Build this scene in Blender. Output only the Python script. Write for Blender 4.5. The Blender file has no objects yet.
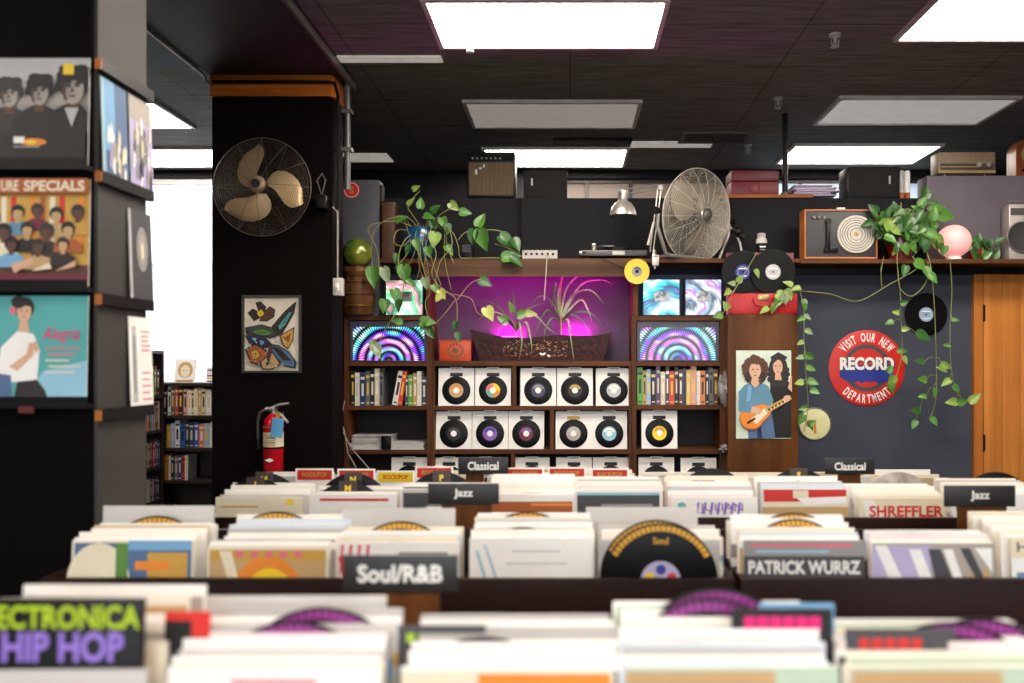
import bpy, bmesh, math, random
from math import sin, cos, pi, radians, sqrt
from mathutils import Vector, Matrix
R = random.Random(11)
S = bpy.context.scene
C = S.collection
# ---------------------------------------------------------------- camera
F = 820.0; VX, VY = 570.0, 365.0; EYE = 1.40
cam = bpy.data.cameras.new('camera'); co = bpy.data.objects.new('camera', cam); C.objects.link(co)
co.location = (0, 0, EYE); co.rotation_euler = (pi/2, 0, 0)
cam.sensor_width = 36; cam.lens = F/1024*36
cam.shift_x = -(VX-512)/1024; cam.shift_y = (VY-341.5)/1024
cam.clip_start = .05; cam.clip_end = 100
cam.dof.use_dof = True; cam.dof.focus_distance = 5.5; cam.dof.aperture_fstop = 1.8
S.camera = co
# ---------------------------------------------------------------- world and exposure
w = bpy.data.worlds.new('world'); S.world = w; w.use_nodes = True
w.node_tree.nodes['Background'].inputs[0].default_value = (.93, .97, 1, 1)
w.node_tree.nodes['Background'].inputs[1].default_value = 2.8
S.view_settings.view_transform = 'Standard'; S.view_settings.look = 'None'
S.view_settings.exposure = 1.0; S.view_settings.gamma = 1
LAMP = 12.0                      # brightness of the lit ceiling fixtures
S.cycles.use_denoising = True
S.cycles.max_bounces = 8; S.cycles.diffuse_bounces = 4; S.cycles.glossy_bounces = 3; S.cycles.sample_clamp_indirect = 6
S.cycles.caustics_reflective = False; S.cycles.caustics_refractive = False

def P(px, py, d): return ((px-VX)/F*d, d, EYE-(py-VY)/F*d)
def X(px, d): return (px-VX)/F*d
def Z(py, d): return EYE-(py-VY)/F*d
def lin(c):
    return tuple(((v/255)/12.92 if v/255 <= .04045 else ((v/255+.055)/1.055)**2.4) for v in c)

# ---------------------------------------------------------------- materials (all procedural)
MATS = {}
def mat(name, c, rough=.6, metal=0., var=.18, scale=9., bump=0., coat=0., emit=0., stretch=(1, 1, 1), c2=None, spec=None, trans=0., detail=3):
    if name in MATS: return MATS[name]
    m = bpy.data.materials.new(name); m.use_nodes = True; nt = m.node_tree; n = nt.nodes; L = nt.links
    b = n['Principled BSDF']; b.inputs['Roughness'].default_value = rough; b.inputs['Metallic'].default_value = metal
    if coat: b.inputs['Coat Weight'].default_value = coat; b.inputs['Coat Roughness'].default_value = .12
    if spec is not None: b.inputs['Specular IOR Level'].default_value = spec
    if trans: b.inputs['Transmission Weight'].default_value = trans
    a = lin(c); z = lin(c2) if c2 else tuple(v*(1-var) for v in a)
    tc = n.new('ShaderNodeTexCoord'); mp = n.new('ShaderNodeMapping'); mp.inputs['Scale'].default_value = stretch
    ns = n.new('ShaderNodeTexNoise'); ns.inputs['Scale'].default_value = scale; ns.inputs['Detail'].default_value = detail
    cr = n.new('ShaderNodeValToRGB'); cr.color_ramp.elements[0].position = .35; cr.color_ramp.elements[1].position = .65
    cr.color_ramp.elements[0].color = (*z, 1); cr.color_ramp.elements[1].color = (*a, 1)
    L.new(tc.outputs['Object'], mp.inputs[0]); L.new(mp.outputs[0], ns.inputs[0]); L.new(ns.outputs[0], cr.inputs[0]); L.new(cr.outputs[0], b.inputs['Base Color'])
    if bump:
        bp = n.new('ShaderNodeBump'); bp.inputs['Strength'].default_value = bump; bp.inputs['Distance'].default_value = .01
        L.new(ns.outputs[0], bp.inputs['Height']); L.new(bp.outputs[0], b.inputs['Normal'])
    if emit:
        L.new(cr.outputs[0], b.inputs['Emission Color']); b.inputs['Emission Strength'].default_value = emit
    MATS[name] = m; return m
def wood(name, c, c2, axis=0, rough=.5, scale=14):
    st = [1, 1, 1]; st[axis] = .06
    return mat(name, c, rough, c2=c2, scale=scale, stretch=tuple(st), bump=.08, detail=6, spec=.18)

BLACK = mat('matte_black', (12, 9, 9), .6, spec=.12)
SATIN = mat('satin_black', (17, 15, 15), .4, spec=.25)
COLUMN = mat('column_black', (14, 8, 7), .65, scale=3, spec=.07)
SLATE = mat('slate_wall_paint', (70, 74, 86), .75, spec=.25, var=.12, scale=2.5)
WALLDK = mat('charcoal_wall', (34, 33, 37), .8, spec=.2, var=.12, scale=2.5)
PLUM = mat('niche_paint', (74, 58, 80), .7, var=.1)
WALNUT = wood('walnut', (104, 62, 34), (62, 35, 20), 0)
WALNUTV = wood('walnut_upright', (104, 62, 34), (64, 37, 21), 2)
PANELW = wood('stained_plywood', (110, 66, 28), (72, 42, 18), 2, scale=6)
FASCIA = wood('fascia_board', (104, 72, 50), (66, 45, 32), 0)
DOORW = wood('honey_wood', (216, 140, 66), (184, 110, 48), 2, .4, 9)
FRAMEW = wood('honey_trim', (204, 126, 58), (164, 96, 42), 2, .4, 9)
RACKW = wood('dark_rack_wood', (44, 19, 14), (28, 11, 8), 0, .5); RACKW.node_tree.nodes['Principled BSDF'].inputs['Specular IOR Level'].default_value = .2
POSTW = wood('sign_post_wood', (118, 72, 34), (80, 47, 23), 2, .5)
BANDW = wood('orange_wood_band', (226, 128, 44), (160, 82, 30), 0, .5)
STEEL = mat('brushed_steel', (196, 190, 182), .35, .85)
WIRE = mat('cage_wire', (226, 216, 200), .45, .1)
DARKWIRE = mat('dark_wire', (92, 82, 72), .45, .1)
GREYM = mat('grey_metal', (120, 116, 112), .45, .5)
WHITE = mat('white_card', (246, 242, 236), .6, var=.03)
PAPERS = [mat('paper_'+k, c, .5, var=.06, coat=.25) for k, c in (
    ('white', (248, 245, 240)), ('cream', (238, 228, 208)), ('ivory', (244, 238, 226)), ('grey', (206, 202, 198)), ('pale_blue', (214, 222, 232)),
    ('pale_pink', (240, 222, 220)), ('silver', (184, 180, 176)), ('tan', (206, 184, 152)))]
PNAMES = ['white', 'cream', 'ivory', 'grey', 'pale blue', 'pale pink', 'silver', 'tan']
VINYL = mat('vinyl', (8, 7, 8), .36, spec=.2)
GOLD = mat('ring_yellow', (232, 172, 48), .5)
PURPLE = mat('ring_purple', (150, 48, 140), .5)
def ink(name, c, rough=.55): return mat('ink_'+name, c, rough, var=.08)
I = {k: ink(k, c) for k, c in dict(black=(20, 18, 18), white=(248, 246, 242), red=(212, 44, 34), blue=(44, 62, 150), navy=(36, 42, 88), teal=(86, 172, 170), orange=(236, 140, 44),
     yellow=(248, 212, 40), pink=(228, 110, 132), magenta=(232, 22, 120), lav=(188, 178, 216), purple=(136, 92, 176), green=(92, 140, 62), lime=(176, 206, 30), violet=(150, 120, 214), skin=(222, 176, 146), brown=(92, 58, 40),
     cream=(238, 226, 198), tan=(200, 164, 116), grey=(150, 148, 146), dgrey=(70, 70, 74), sky=(120, 172, 212), steelblue=(84, 112, 150), denim=(96, 142, 168), mint=(190, 208, 186), maroon=(112, 34, 58), gold=(206, 160, 70), warm=(176, 166, 156), dark=(44, 38, 36), rust=(176, 92, 44), lb=(150, 200, 222), silver=(190, 188, 190), dpurple=(74, 62, 92)).items()}
LEAVES = [mat('leaf_'+k, c, .4, var=.25, scale=20, coat=.15) for k, c in (('mid', (88, 140, 54)), ('dark', (54, 100, 40)), ('light', (142, 172, 78)), ('yellow', (184, 192, 88)), ('pale', (140, 160, 118)))]
STEM = mat('vine_stem', (150, 150, 84), .6)
DRYSTEM = mat('dry_stem', (150, 124, 80), .7)

def glow(name, c, strength):
    m = bpy.data.materials.new(name); m.use_nodes = True; b = m.node_tree.nodes['Principled BSDF']
    b.inputs['Base Color'].default_value = (*lin(c), 1); b.inputs['Emission Color'].default_value = (*lin(c), 1); b.inputs['Emission Strength'].default_value = strength
    return m

# ---------------------------------------------------------------- mesh builder
class MB:
    def __init__(s): s.v = []; s.f = []; s.mi = []; s.mats = []
    def m(s, mt):
        if mt not in s.mats: s.mats.append(mt)
        return s.mats.index(mt)
    def add(s, vs, fs, mt, T=None):
        o = len(s.v); k = s.m(mt)
        s.v += [tuple(T @ Vector(p)) if T is not None else tuple(p) for p in vs]
        s.f += [tuple(i+o for i in f) for f in fs]; s.mi += [k]*len(fs); return s
    def box(s, x0, x1, y0, y1, z0, z1, mt, T=None, bev=0.):
        if bev:
            bm = bmesh.new(); bmesh.ops.create_cube(bm, size=1)
            for v in bm.verts: v.co = Vector(((x0+x1)/2+v.co.x*(x1-x0), (y0+y1)/2+v.co.y*(y1-y0), (z0+z1)/2+v.co.z*(z1-z0)))
            bmesh.ops.bevel(bm, geom=bm.edges[:], offset=bev, segments=2, profile=.5, affect='EDGES')
            bm.verts.index_update(); r = s.add([v.co[:] for v in bm.verts], [[v.index for v in f.verts] for f in bm.faces], mt, T); bm.free(); return r
        vs = [(x0, y0, z0), (x1, y0, z0), (x1, y1, z0), (x0, y1, z0), (x0, y0, z1), (x1, y0, z1), (x1, y1, z1), (x0, y1, z1)]
        return s.add(vs, [(0, 3, 2, 1), (4, 5, 6, 7), (0, 1, 5, 4), (1, 2, 6, 5), (2, 3, 7, 6), (3, 0, 4, 7)], mt, T)
    def cyl(s, p, q, r, mt, n=16, r2=None, caps=True, T=None):
        p, q = Vector(p), Vector(q); r2 = r if r2 is None else r2; d = (q-p).normalized()
        a = d.orthogonal().normalized(); b = d.cross(a); vs = []
        for c, rr in ((p, r), (q, r2)): vs += [tuple(c+a*(rr*cos(2*pi*i/n))+b*(rr*sin(2*pi*i/n))) for i in range(n)]
        fs = [(i, (i+1) % n, n+(i+1) % n, n+i) for i in range(n)]
        if caps: fs += [tuple(range(n-1, -1, -1)), tuple(range(n, 2*n))]
        return s.add(vs, fs, mt, T)
    def tube(s, pts, r, mt, n=6, T=None, closed=False, r2=None):
        pts = [Vector(p) for p in pts]; k = len(pts); vs = []; a = None
        for i, p in enumerate(pts):
            d = (pts[(i+1) % k]-pts[i-1]) if closed else (pts[min(i+1, k-1)]-pts[max(i-1, 0)])
            d = d.normalized() if d.length > 1e-9 else Vector((0, 0, 1))
            a = d.orthogonal().normalized() if a is None else (a-d*a.dot(d)).normalized()
            b = d.cross(a); rr = r if r2 is None else r+(r2-r)*i/(k-1)
            vs += [tuple(p+a*(rr*cos(2*pi*j/n))+b*(rr*sin(2*pi*j/n))) for j in range(n)]
        fs = []
        for i in range(k if closed else k-1):
            i2 = (i+1) % k
            fs += [(i*n+j, i*n+(j+1) % n, i2*n+(j+1) % n, i2*n+j) for j in range(n)]
        if not closed: fs += [tuple(range(n-1, -1, -1)), tuple((k-1)*n+j for j in range(n))]
        return s.add(vs, fs, mt, T)
    def ring(s, c, R_, r, mt, axis='y', n=40, k=5, T=None):
        c = Vector(c)
        def pt(t): return {'y': Vector((cos(t), 0, sin(t))), 'z': Vector((cos(t), sin(t), 0)), 'x': Vector((0, cos(t), sin(t)))}[axis]
        return s.tube([c+pt(2*pi*i/n)*R_ for i in range(n)], r, mt, k, T, True)
    def lathe(s, prof, mt, n=28, T=None, axis='z', caps=True):   # prof: (r, h) list
        vs = []; fs = []; k = len(prof)
        for r, h in prof:
            for i in range(n):
                t = 2*pi*i/n
                vs.append((r*cos(t), r*sin(t), h) if axis == 'z' else (r*cos(t), -h, r*sin(t)))
        for j in range(k-1): fs += [(j*n+i, j*n+(i+1) % n, (j+1)*n+(i+1) % n, (j+1)*n+i) for i in range(n)]
        if caps and prof[0][0] > 1e-6: fs.append(tuple(range(n-1, -1, -1)))
        if caps and prof[-1][0] > 1e-6: fs.append(tuple((k-1)*n+i for i in range(n)))
        return s.add(vs, fs, mt, T)
    def sphere(s, c, r, mt, n=24, k=14, sc=(1, 1, 1), T=None):
        pr = [(max(r*sin(pi*i/k), 1e-5), -r*cos(pi*i/k)) for i in range(k+1)]
        M = Matrix.Translation(c) @ Matrix.Diagonal((*sc, 1)); M = (T @ M) if T is not None else M
        return s.lathe(pr, mt, n, M)
    # flat print on the face y, facing -y; points (u, v)
    def poly(s, pts, mt, y=0., T=None): return s.add([(u, y, v) for u, v in pts], [tuple(range(len(pts)))], mt, T)
    def rect(s, u0, u1, v0, v1, mt, y=0., T=None): return s.poly([(u0, v0), (u1, v0), (u1, v1), (u0, v1)], mt, y, T)
    def ell(s, u, v, a, b, mt, y=0., n=24, rot=0., T=None):
        return s.poly([(u+a*cos(t)*cos(rot)-b*sin(t)*sin(rot), v+a*cos(t)*sin(rot)+b*sin(t)*cos(rot)) for t in (2*pi*i/n for i in range(n))], mt, y, T)
    def arc(s, u, v, r0, r1, t0, t1, mt, y=0., n=24, T=None):
        vs = []
        for i in range(n+1):
            t = t0+(t1-t0)*i/n; vs += [(u+r0*cos(t), y, v+r0*sin(t)), (u+r1*cos(t), y, v+r1*sin(t))]
        return s.add(vs, [(2*i, 2*i+1, 2*i+3, 2*i+2) for i in range(n)], mt, T)
    def text(s, body, u, v, h, mt, y=0., width=None, bold=.02, rot=0., T=None, shear=0.):
        vs, fs, wd, ht = text_geo(body, bold)
        k = h/ht; kx = (width/wd) if width else k
        M = Matrix.Translation((u, y, v)) @ Matrix.Rotation(-rot, 4, 'Y')
        if T is not None: M = T @ M
        return s.add([((p[0]-wd/2+shear*p[1])*kx, 0, (p[1]-ht/2)*k) for p in vs], fs, mt, M)
    def build(s, name, parent=None, loc=(0, 0, 0), rot=(0, 0, 0), smooth=True, ang=38):
        me = bpy.data.meshes.new(name); me.from_pydata(s.v, [], s.f)
        for mt in s.mats: me.materials.append(mt)
        me.polygons.foreach_set('material_index', s.mi)
        if smooth:
            me.polygons.foreach_set('use_smooth', [True]*len(s.f)); me.set_sharp_from_angle(angle=radians(ang))
        me.update()
        o = bpy.data.objects.new(name, me); C.objects.link(o); o.location = loc; o.rotation_euler = rot
        if parent: o.parent = parent
        return o
_TX = {}
def text_geo(body, bold):
    key = (body, bold)
    if key in _TX: return _TX[key]
    cu = bpy.data.curves.new('lettering', 'FONT'); cu.body = body; cu.size = 1; cu.offset = bold; cu.resolution_u = 3
    ob = bpy.data.objects.new('lettering', cu); C.objects.link(ob)
    dg = bpy.context.evaluated_depsgraph_get(); me = bpy.data.meshes.new_from_object(ob.evaluated_get(dg))
    vs = [tuple(v.co) for v in me.vertices]; fs = [tuple(p.vertices) for p in me.polygons]
    bpy.data.objects.remove(ob); bpy.data.curves.remove(cu); bpy.data.meshes.remove(me)
    x0 = min(v[0] for v in vs); y0 = min(v[1] for v in vs); x1 = max(v[0] for v in vs); y1 = max(v[1] for v in vs)
    _TX[key] = ([(v[0]-x0, v[1]-y0) for v in vs], fs, x1-x0, y1-y0); return _TX[key]

def tag(o, label, cat, group=None):
    o['label'] = label; o['category'] = cat
    if group: o['group'] = group
    return o
def thing(name, loc, label, cat, group=None, rz=0.):
    o = bpy.data.objects.new(name, None); C.objects.link(o); o.location = loc; o.rotation_euler = (0, 0, rz); o.empty_display_size = .05
    return tag(o, label, cat, group)
def struct(mb, name, parent=None, **k):
    o = mb.build(name, parent, **k); o['kind'] = 'structure'; return o
ORD = ['', 'first', 'second', 'third', 'fourth', 'fifth', 'sixth', 'seventh', 'eighth', 'ninth', 'tenth', 'eleventh', 'twelfth', 'thirteenth', 'fourteenth', 'fifteenth', 'sixteenth', 'seventeenth']
# ================================================================ the setting
CEIL = 3.175; XL, XR, YF, YB = -6.0, 4.2, -3.6, 7.46
def ceiling_material():
    m = bpy.data.materials.new('ceiling_tiles'); m.use_nodes = True; nt = m.node_tree; n = nt.nodes; L = nt.links; b = n['Principled BSDF']
    tc = n.new('ShaderNodeTexCoord'); mp = n.new('ShaderNodeMapping'); mp.inputs['Scale'].default_value = (.5, 7, 1)
    ns = n.new('ShaderNodeTexNoise'); ns.inputs['Scale'].default_value = 6; ns.inputs['Detail'].default_value = 8
    cr = n.new('ShaderNodeValToRGB'); cr.color_ramp.elements[0].position = .3; cr.color_ramp.elements[1].position = .7
    cr.color_ramp.elements[0].color = (*lin((102, 98, 94)), 1); cr.color_ramp.elements[1].color = (*lin((152, 146, 140)), 1)
    br = n.new('ShaderNodeTexBrick'); br.offset = 0; br.inputs['Scale'].default_value = 1; br.inputs['Mortar Size'].default_value = .006; br.inputs['Brick Width'].default_value = 1.24; br.inputs['Row Height'].default_value = .61
    br.inputs['Color1'].default_value = br.inputs['Color2'].default_value = (1, 1, 1, 1); br.inputs['Mortar'].default_value = (.5, .5, .5, 1)
    mx = n.new('ShaderNodeMixRGB'); mx.blend_type = 'MULTIPLY'; mx.inputs[0].default_value = 1
    L.new(tc.outputs['Object'], mp.inputs[0]); L.new(mp.outputs[0], ns.inputs[0]); L.new(ns.outputs[0], cr.inputs[0]); L.new(tc.outputs['Object'], br.inputs[0])
    L.new(cr.outputs[0], mx.inputs[1]); L.new(br.outputs[0], mx.inputs[2]); L.new(mx.outputs[0], b.inputs['Base Color']); b.inputs['Roughness'].default_value = .8
    return m
def glass_material(name, tint, rough_mix=.04):
    m = bpy.data.materials.new(name); m.use_nodes = True; nt = m.node_tree; n = nt.nodes; L = nt.links
    t = n.new('ShaderNodeBsdfTransparent'); t.inputs[0].default_value = (*tint, 1); g = n.new('ShaderNodeBsdfGlossy'); g.inputs['Roughness'].default_value = .02
    mx = n.new('ShaderNodeMixShader'); mx.inputs[0].default_value = rough_mix
    L.new(t.outputs[0], mx.inputs[1]); L.new(g.outputs[0], mx.inputs[2]); L.new(mx.outputs[0], n['Material Output'].inputs[0]); return m
def frosted_material(name, c):
    m = bpy.data.materials.new(name); m.use_nodes = True; nt = m.node_tree; n = nt.nodes; L = nt.links
    t = n.new('ShaderNodeBsdfTranslucent'); t.inputs[0].default_value = (*lin(c), 1); d = n.new('ShaderNodeBsdfDiffuse'); d.inputs[0].default_value = (*lin(c), 1)
    mx = n.new('ShaderNodeMixShader'); mx.inputs[0].default_value = .35
    L.new(t.outputs[0], mx.inputs[1]); L.new(d.outputs[0], mx.inputs[2]); L.new(mx.outputs[0], n['Material Output'].inputs[0]); return m
CT = ceiling_material()
struct(MB().box(XL, XR, YF, YB+.3, -.1, 0, mat('dark_floor', (40, 34, 31), .5, scale=3)), 'floor')
struct(MB().box(XL, XR, YF, YB+.3, CEIL, CEIL+.1, CT), 'ceiling')
struct(MB().box(XL-.1, XL, YF, YB+.3, 0, CEIL, WALLDK), 'wall_left')
struct(MB().box(XR, XR+.1, YF, YB+.3, 0, CEIL, WALLDK), 'wall_right')
FW = (-3.4, 3.4, .75, 2.75)       # unseen window added behind the viewer for frontal daylight
wf_ = MB(); wf_.box(XL, FW[0], YF-.1, YF, 0, CEIL, WALLDK); wf_.box(FW[1], XR, YF-.1, YF, 0, CEIL, WALLDK); wf_.box(FW[0], FW[1], YF-.1, YF, 0, FW[2], WALLDK); wf_.box(FW[0], FW[1], YF-.1, YF, FW[3], CEIL, WALLDK); struct(wf_, 'wall_front')
fr = MB(); fc = mat('window_frame_dark', (58, 52, 48), .5)
for z0 in (FW[2], FW[3]-.06): fr.box(FW[0], FW[1], YF-.08, YF-.02, z0, z0+.06, fc)
for k in range(5): x = FW[0]+(FW[1]-FW[0]-.06)*k/4; fr.box(x, x+.06, YF-.081, YF-.019, FW[2]+.06, FW[3]-.06, fc)
wo = struct(fr, 'window_4'); MB().box(FW[0]+.01, FW[1]-.01, YF-.054, YF-.046, FW[2]+.01, FW[3]-.01, glass_material('fill_window_glass', (.97, .98, 1))).build('pane', wo)
struct(MB().box(-14, 14, YF-14, YF-.11, -.12, -.02, mat('pavement', (190, 188, 184), .8)), 'street')
wb = MB(); holes = [(-5.4, -2.6, 1.2, 3.11), (-.25, 1.36, 2.62, 3.1), (1.72, 3.3, 2.62, 3.1)]; xs = XL
for a, b, z0, z1 in holes:
    wb.box(xs, a, YB, YB+.2, 0, CEIL, WALLDK); wb.box(a, b, YB, YB+.2, 0, z0, WALLDK); wb.box(a, b, YB, YB+.2, z1, CEIL, WALLDK); xs = b
wb.box(xs, XR, YB, YB+.2, 0, CEIL, WALLDK); struct(wb, 'wall_back')
DARKFRAME = mat('window_frame_dark', (58, 52, 48), .5)
for i, (a, b, z0, z1) in enumerate(holes):
    fr = MB(); n = (2, 4, 4)[i]; ft = .05 if i == 0 else .03
    fc = mat('window_frame_pale', (214, 214, 212), .5) if i == 0 else DARKFRAME
    fr.box(a, b, YB+.06, YB+.12, z0, z0+ft, fc); fr.box(a, b, YB+.06, YB+.12, z1-ft, z1, fc)
    for k in range(n+1):
        x = a+(b-a)*k/n; x0 = min(max(x-ft/2, a), b-ft); fr.box(x0, x0+ft, YB+.061, YB+.121, z0+ft, z1-ft, fc)
    wo = struct(fr, 'window_%d' % (i+1))
    gm = (glass_material('window_glass', (.97, .98, 1)), frosted_material('grey_curtained_glass', (168, 156, 148)), frosted_material('frosted_blue_glass', (214, 226, 236)))[i]
    g = MB().box(a+.01, b-.01, YB+.085, YB+.093, z0+.01, z1-.01, gm).build('pane', wo)
# street outside the window
fa = thing('building', (-5.5, 13.5, 0), 'pale building facade across the street outside the window', 'building')
STONE = mat('pale_stone', (232, 230, 228), .8, var=.05); STONE2 = mat('pale_stone_grey', (205, 206, 208), .8, var=.05)
MB().box(-9, 9, 0, .5, 0, 12, STONE).build('wall', fa)
m = MB(); m.box(-9, 9, -.18, 0, 4.55, 4.8, STONE2); m.box(-9, 9, -.1, 0, 2.75, 2.9, STONE2); m.box(-9, 9, -.22, 0, 3.05, 3.12, STONE); m.build('cornice', fa)
for k in range(5):
    q = MB(); q.box(-4.5+k*1.9, -3.5+k*1.9, -.03, 0, .8, 2.6, mat('facade_glass', (222, 225, 228), .3)); q.build('window', fa)
struct(MB().box(-16, 8, YB+.4, 30, -.12, -.02, mat('pavement', (190, 188, 184), .8)), 'street')
# partition with a ledge on top, door in it
PT = 2.564; PY = 5.72
pw = MB(); pw.box(-2.0, XR, PY, 6.1, 0, 2.03, SLATE); pw.box(-2.0, XR, PY, 6.1, 2.03, PT, WALLDK); struct(pw, 'wall_partition')  # one wall in two tones, darker in its upper part
struct(MB().box(-2.1, -2.0, 5.2, YB, 0, CEIL, WALLDK), 'wall_office_side')
# column, ceiling beam, black ceiling slab
CX0, CX1, CY0, CY1 = -2.104, -1.399, 4.82, 5.05
BZ = 3.10
struct(MB().box(CX0, CX1, CY0, CY1, 0, BZ, COLUMN), 'column')
bm_ = MB(); bm_.box(-2.116, -1.336, .6, 5.05, BZ, CEIL, mat('beam_paint', (58, 52, 50), .7, scale=2)); struct(bm_, 'ceiling_beam')
struct(MB().box(-1.3355, -1.318, .6, 5.05, BZ-.012, BZ+.03, mat('beam_side_pale', (120, 114, 110), .4, .2)), 'beam_side_strip')  # added pale strip standing in for the beam's lighter side face
struct(MB().box(XL, -2.117, 2.2, 4.69, BZ, CEIL, BLACK), 'unlit_ceiling_slab')  # black slab stands in for the unlit stretch of ceiling
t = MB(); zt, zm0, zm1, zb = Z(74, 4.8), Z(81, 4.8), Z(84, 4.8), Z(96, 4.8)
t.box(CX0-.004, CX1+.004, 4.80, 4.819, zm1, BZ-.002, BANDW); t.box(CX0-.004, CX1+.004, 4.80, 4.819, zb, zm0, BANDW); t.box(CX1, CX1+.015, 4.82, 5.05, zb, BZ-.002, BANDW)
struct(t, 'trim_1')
# door
DY = PY
dr = MB(); dr.box(2.80, 2.862, DY-.035, DY-.001, 0, 2.045, FRAMEW); dr.box(2.80, 3.72, DY-.0352, DY-.001, 2.045, 2.09, FRAMEW); dr.box(3.66, 3.72, DY-.035, DY-.001, 0, 2.045, FRAMEW)
do = struct(dr, 'door_1')
lf = MB()
for k in range(6): lf.box(2.875+k*.13, 2.875+k*.13+.1285, DY-.022, DY-.002, 0.01, 2.04, DOORW, bev=.001)
lf.build('leaf', do)
for py in (313, 443):
    z = Z(py, 5.69); h = MB(); h.cyl((2.868, DY-.03, z-.06), (2.868, DY-.03, z+.06), .008, SATIN, 10); h.box(2.868, 2.885, DY-.026, DY-.0225, z-.055, z+.055, SATIN); h.build('hinge', do)
# ---------------------------------------------------------------- ceiling fixtures
ON = glow('lit_diffuser', (255, 244, 230), LAMP); OFF = mat('off_diffuser_glow', (196, 186, 178), .6, var=.06, emit=.2)  # switched-off panels carry a weak added glow to look brighter
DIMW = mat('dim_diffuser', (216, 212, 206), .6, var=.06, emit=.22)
TRIMW = mat('fixture_trim', (236, 228, 220), .5)
def fixture(x0, y0, on, label, m_off=None):
    x1, y1 = x0+1.21, y0+.61; t_ = thing('ceiling_light', ((x0+x1)/2, (y0+y1)/2, CEIL), label, 'ceiling light', 'recessed ceiling lights')
    hx, hy = .605, .305; f = MB(); b = .026
    f.box(-hx, hx, -hy, -hy+b, -.022, 0, TRIMW); f.box(-hx, hx, hy-b, hy, -.022, 0, TRIMW); f.box(-hx, -hx+b, -hy+b, hy-b, -.022, 0, TRIMW); f.box(hx-b, hx, -hy+b, hy-b, -.022, 0, TRIMW)
    f.build('frame', t_); d = MB().box(-hx+b, hx-b, -hy+b, hy-b, -.012, -.004, ON if on else (m_off or OFF)).build('diffuser', t_)
    d['label'] = 'glowing white diffuser panel' if on else 'grey diffuser panel with a weak added glow'
fixture(-.724, 3.95, True, 'large glowing ceiling light cut by the top edge, over the classical rack')
fixture(-.724, 5.485, False, 'grey ceiling light with a weak added glow between two glowing ones, above the amplifier')
fixture(-.724, 6.67, True, 'glowing ceiling light just above the small guitar amplifier')
fixture(1.752, 3.85, True, 'glowing ceiling light cut by the top corner, closest over the door side')
fixture(1.775, 5.40, False, 'pale ceiling light with a weak added glow in front of the glowing one by the pole', DIMW)
fixture(1.79, 6.56, True, 'glowing ceiling light behind the black pole, beside the tan radio')
fixture(-3.985, 5.485, True, 'glowing ceiling light between the album display and the fan column')
fixture(-3.985, 6.67, True, 'glowing ceiling light directly over the street window')
for x0 in (-.724, 1.76):  # fixtures out of view, continuing the grid, added to light the record fronts
    for y0 in (2.45, -.7, -2.3): fixture(x0, y0, True, 'glowing ceiling light out of view, added along the grid to light the record fronts')
for y0 in (.9, -1.2): fixture(-3.98, y0, True, 'glowing ceiling light out of view on the album display side, added for light')
LIGHTG = mat('pale_strip_glow', (206, 198, 186), .5, emit=.25)  # weak glow added so the ceiling strips read bright
def strip(px0, px1, py0, py1, name, label, mt):
    zc = CEIL-EYE; d0, d1 = zc*F/(VY-py0), zc*F/(VY-py1); dm = (d0+d1)/2; x0, x1 = X(px0, dm), X(px1, dm)
    tag(MB().box(x0, x1, d0, d1, CEIL-.012, CEIL-.0005, mt, bev=.003).build(name), label, 'ceiling strip')
strip(338, 442, 55, 61, 'ceiling_strip', 'narrow pale ceiling strip beside the beam, near the big lit light', LIGHTG)
strip(345, 390, 153, 161, 'ceiling_strip', 'pale ceiling strip above the grey speaker cabinet', LIGHTG)
strip(631, 712, 141, 146.5, 'ceiling_strip', 'long thin pale ceiling strip in front of the vent', LIGHTG)
strip(553, 632, 137.5, 142.5, 'ceiling_slot', 'black slot diffuser in the ceiling beside the middle glowing light', BLACK)
# vent
d0, d1 = 1455.5/(365-131), 1455.5/(365-141.5); x0, x1 = X(680, 6.36), X(752, 6.36)
v = thing('ceiling_vent', ((x0+x1)/2, (d0+d1)/2, CEIL), 'slatted air vent in the dark ceiling above the silver fan', 'vent')
hx, hy = (x1-x0)/2, (d1-d0)/2; f = MB(); VF = mat('vent_metal', (110, 106, 102), .5, .3)
for a in ((-hx, hx, -hy, -hy+.03), (-hx, hx, hy-.03, hy), (-hx, -hx+.03, -hy+.03, hy-.03), (hx-.03, hx, -hy+.03, hy-.03)): f.box(*a, -.018, 0, VF)
f.build('frame', v); MB().box(-hx+.03, hx-.03, -hy+.03, hy-.03, -.004, -.0005, BLACK).build('backing', v)
s_ = MB()
for k in range(22):
    x = -hx+.04+k*(2*hx-.08)/21; s_.box(x-.006, x+.006, -hy+.03, hy-.03, -.016, -.004, VF)
s_.build('slat', v)
for px, py, lb in ((835, 48, 'sprinkler head in the bare ceiling beneath the brightest corner light'), (778, 109, 'sprinkler head beside the top of the black pole'), (748, 154, 'sprinkler head just past the air vent'), (470, 53, 'sprinkler head under the edge of the large glowing light')):
    d = 1.7*F/(VY-py); t_ = thing('fire_sprinkler', (X(px, d), d, CEIL), 'small chrome '+lb, 'sprinkler', 'ceiling sprinklers')
    MB().lathe([(.032, -.001), (.03, -.012), (.014, -.02)], mat('sprinkler_chrome', (214, 208, 204), .3), 16).build('escutcheon', t_)
    STEEL_, STEEL = STEEL, MATS['sprinkler_chrome']; h = MB(); h.cyl((0, 0, -.02), (0, 0, -.05), .008, STEEL, 10); h.tube([(-.02, 0, -.03), (-.018, 0, -.055), (0, 0, -.066), (.018, 0, -.055), (.02, 0, -.03)], .003, STEEL); h.lathe([(.001, -.064), (.022, -.068), (.022, -.071), (.001, -.073)], STEEL, 14); h.build('body', t_); STEEL = STEEL_
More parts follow.
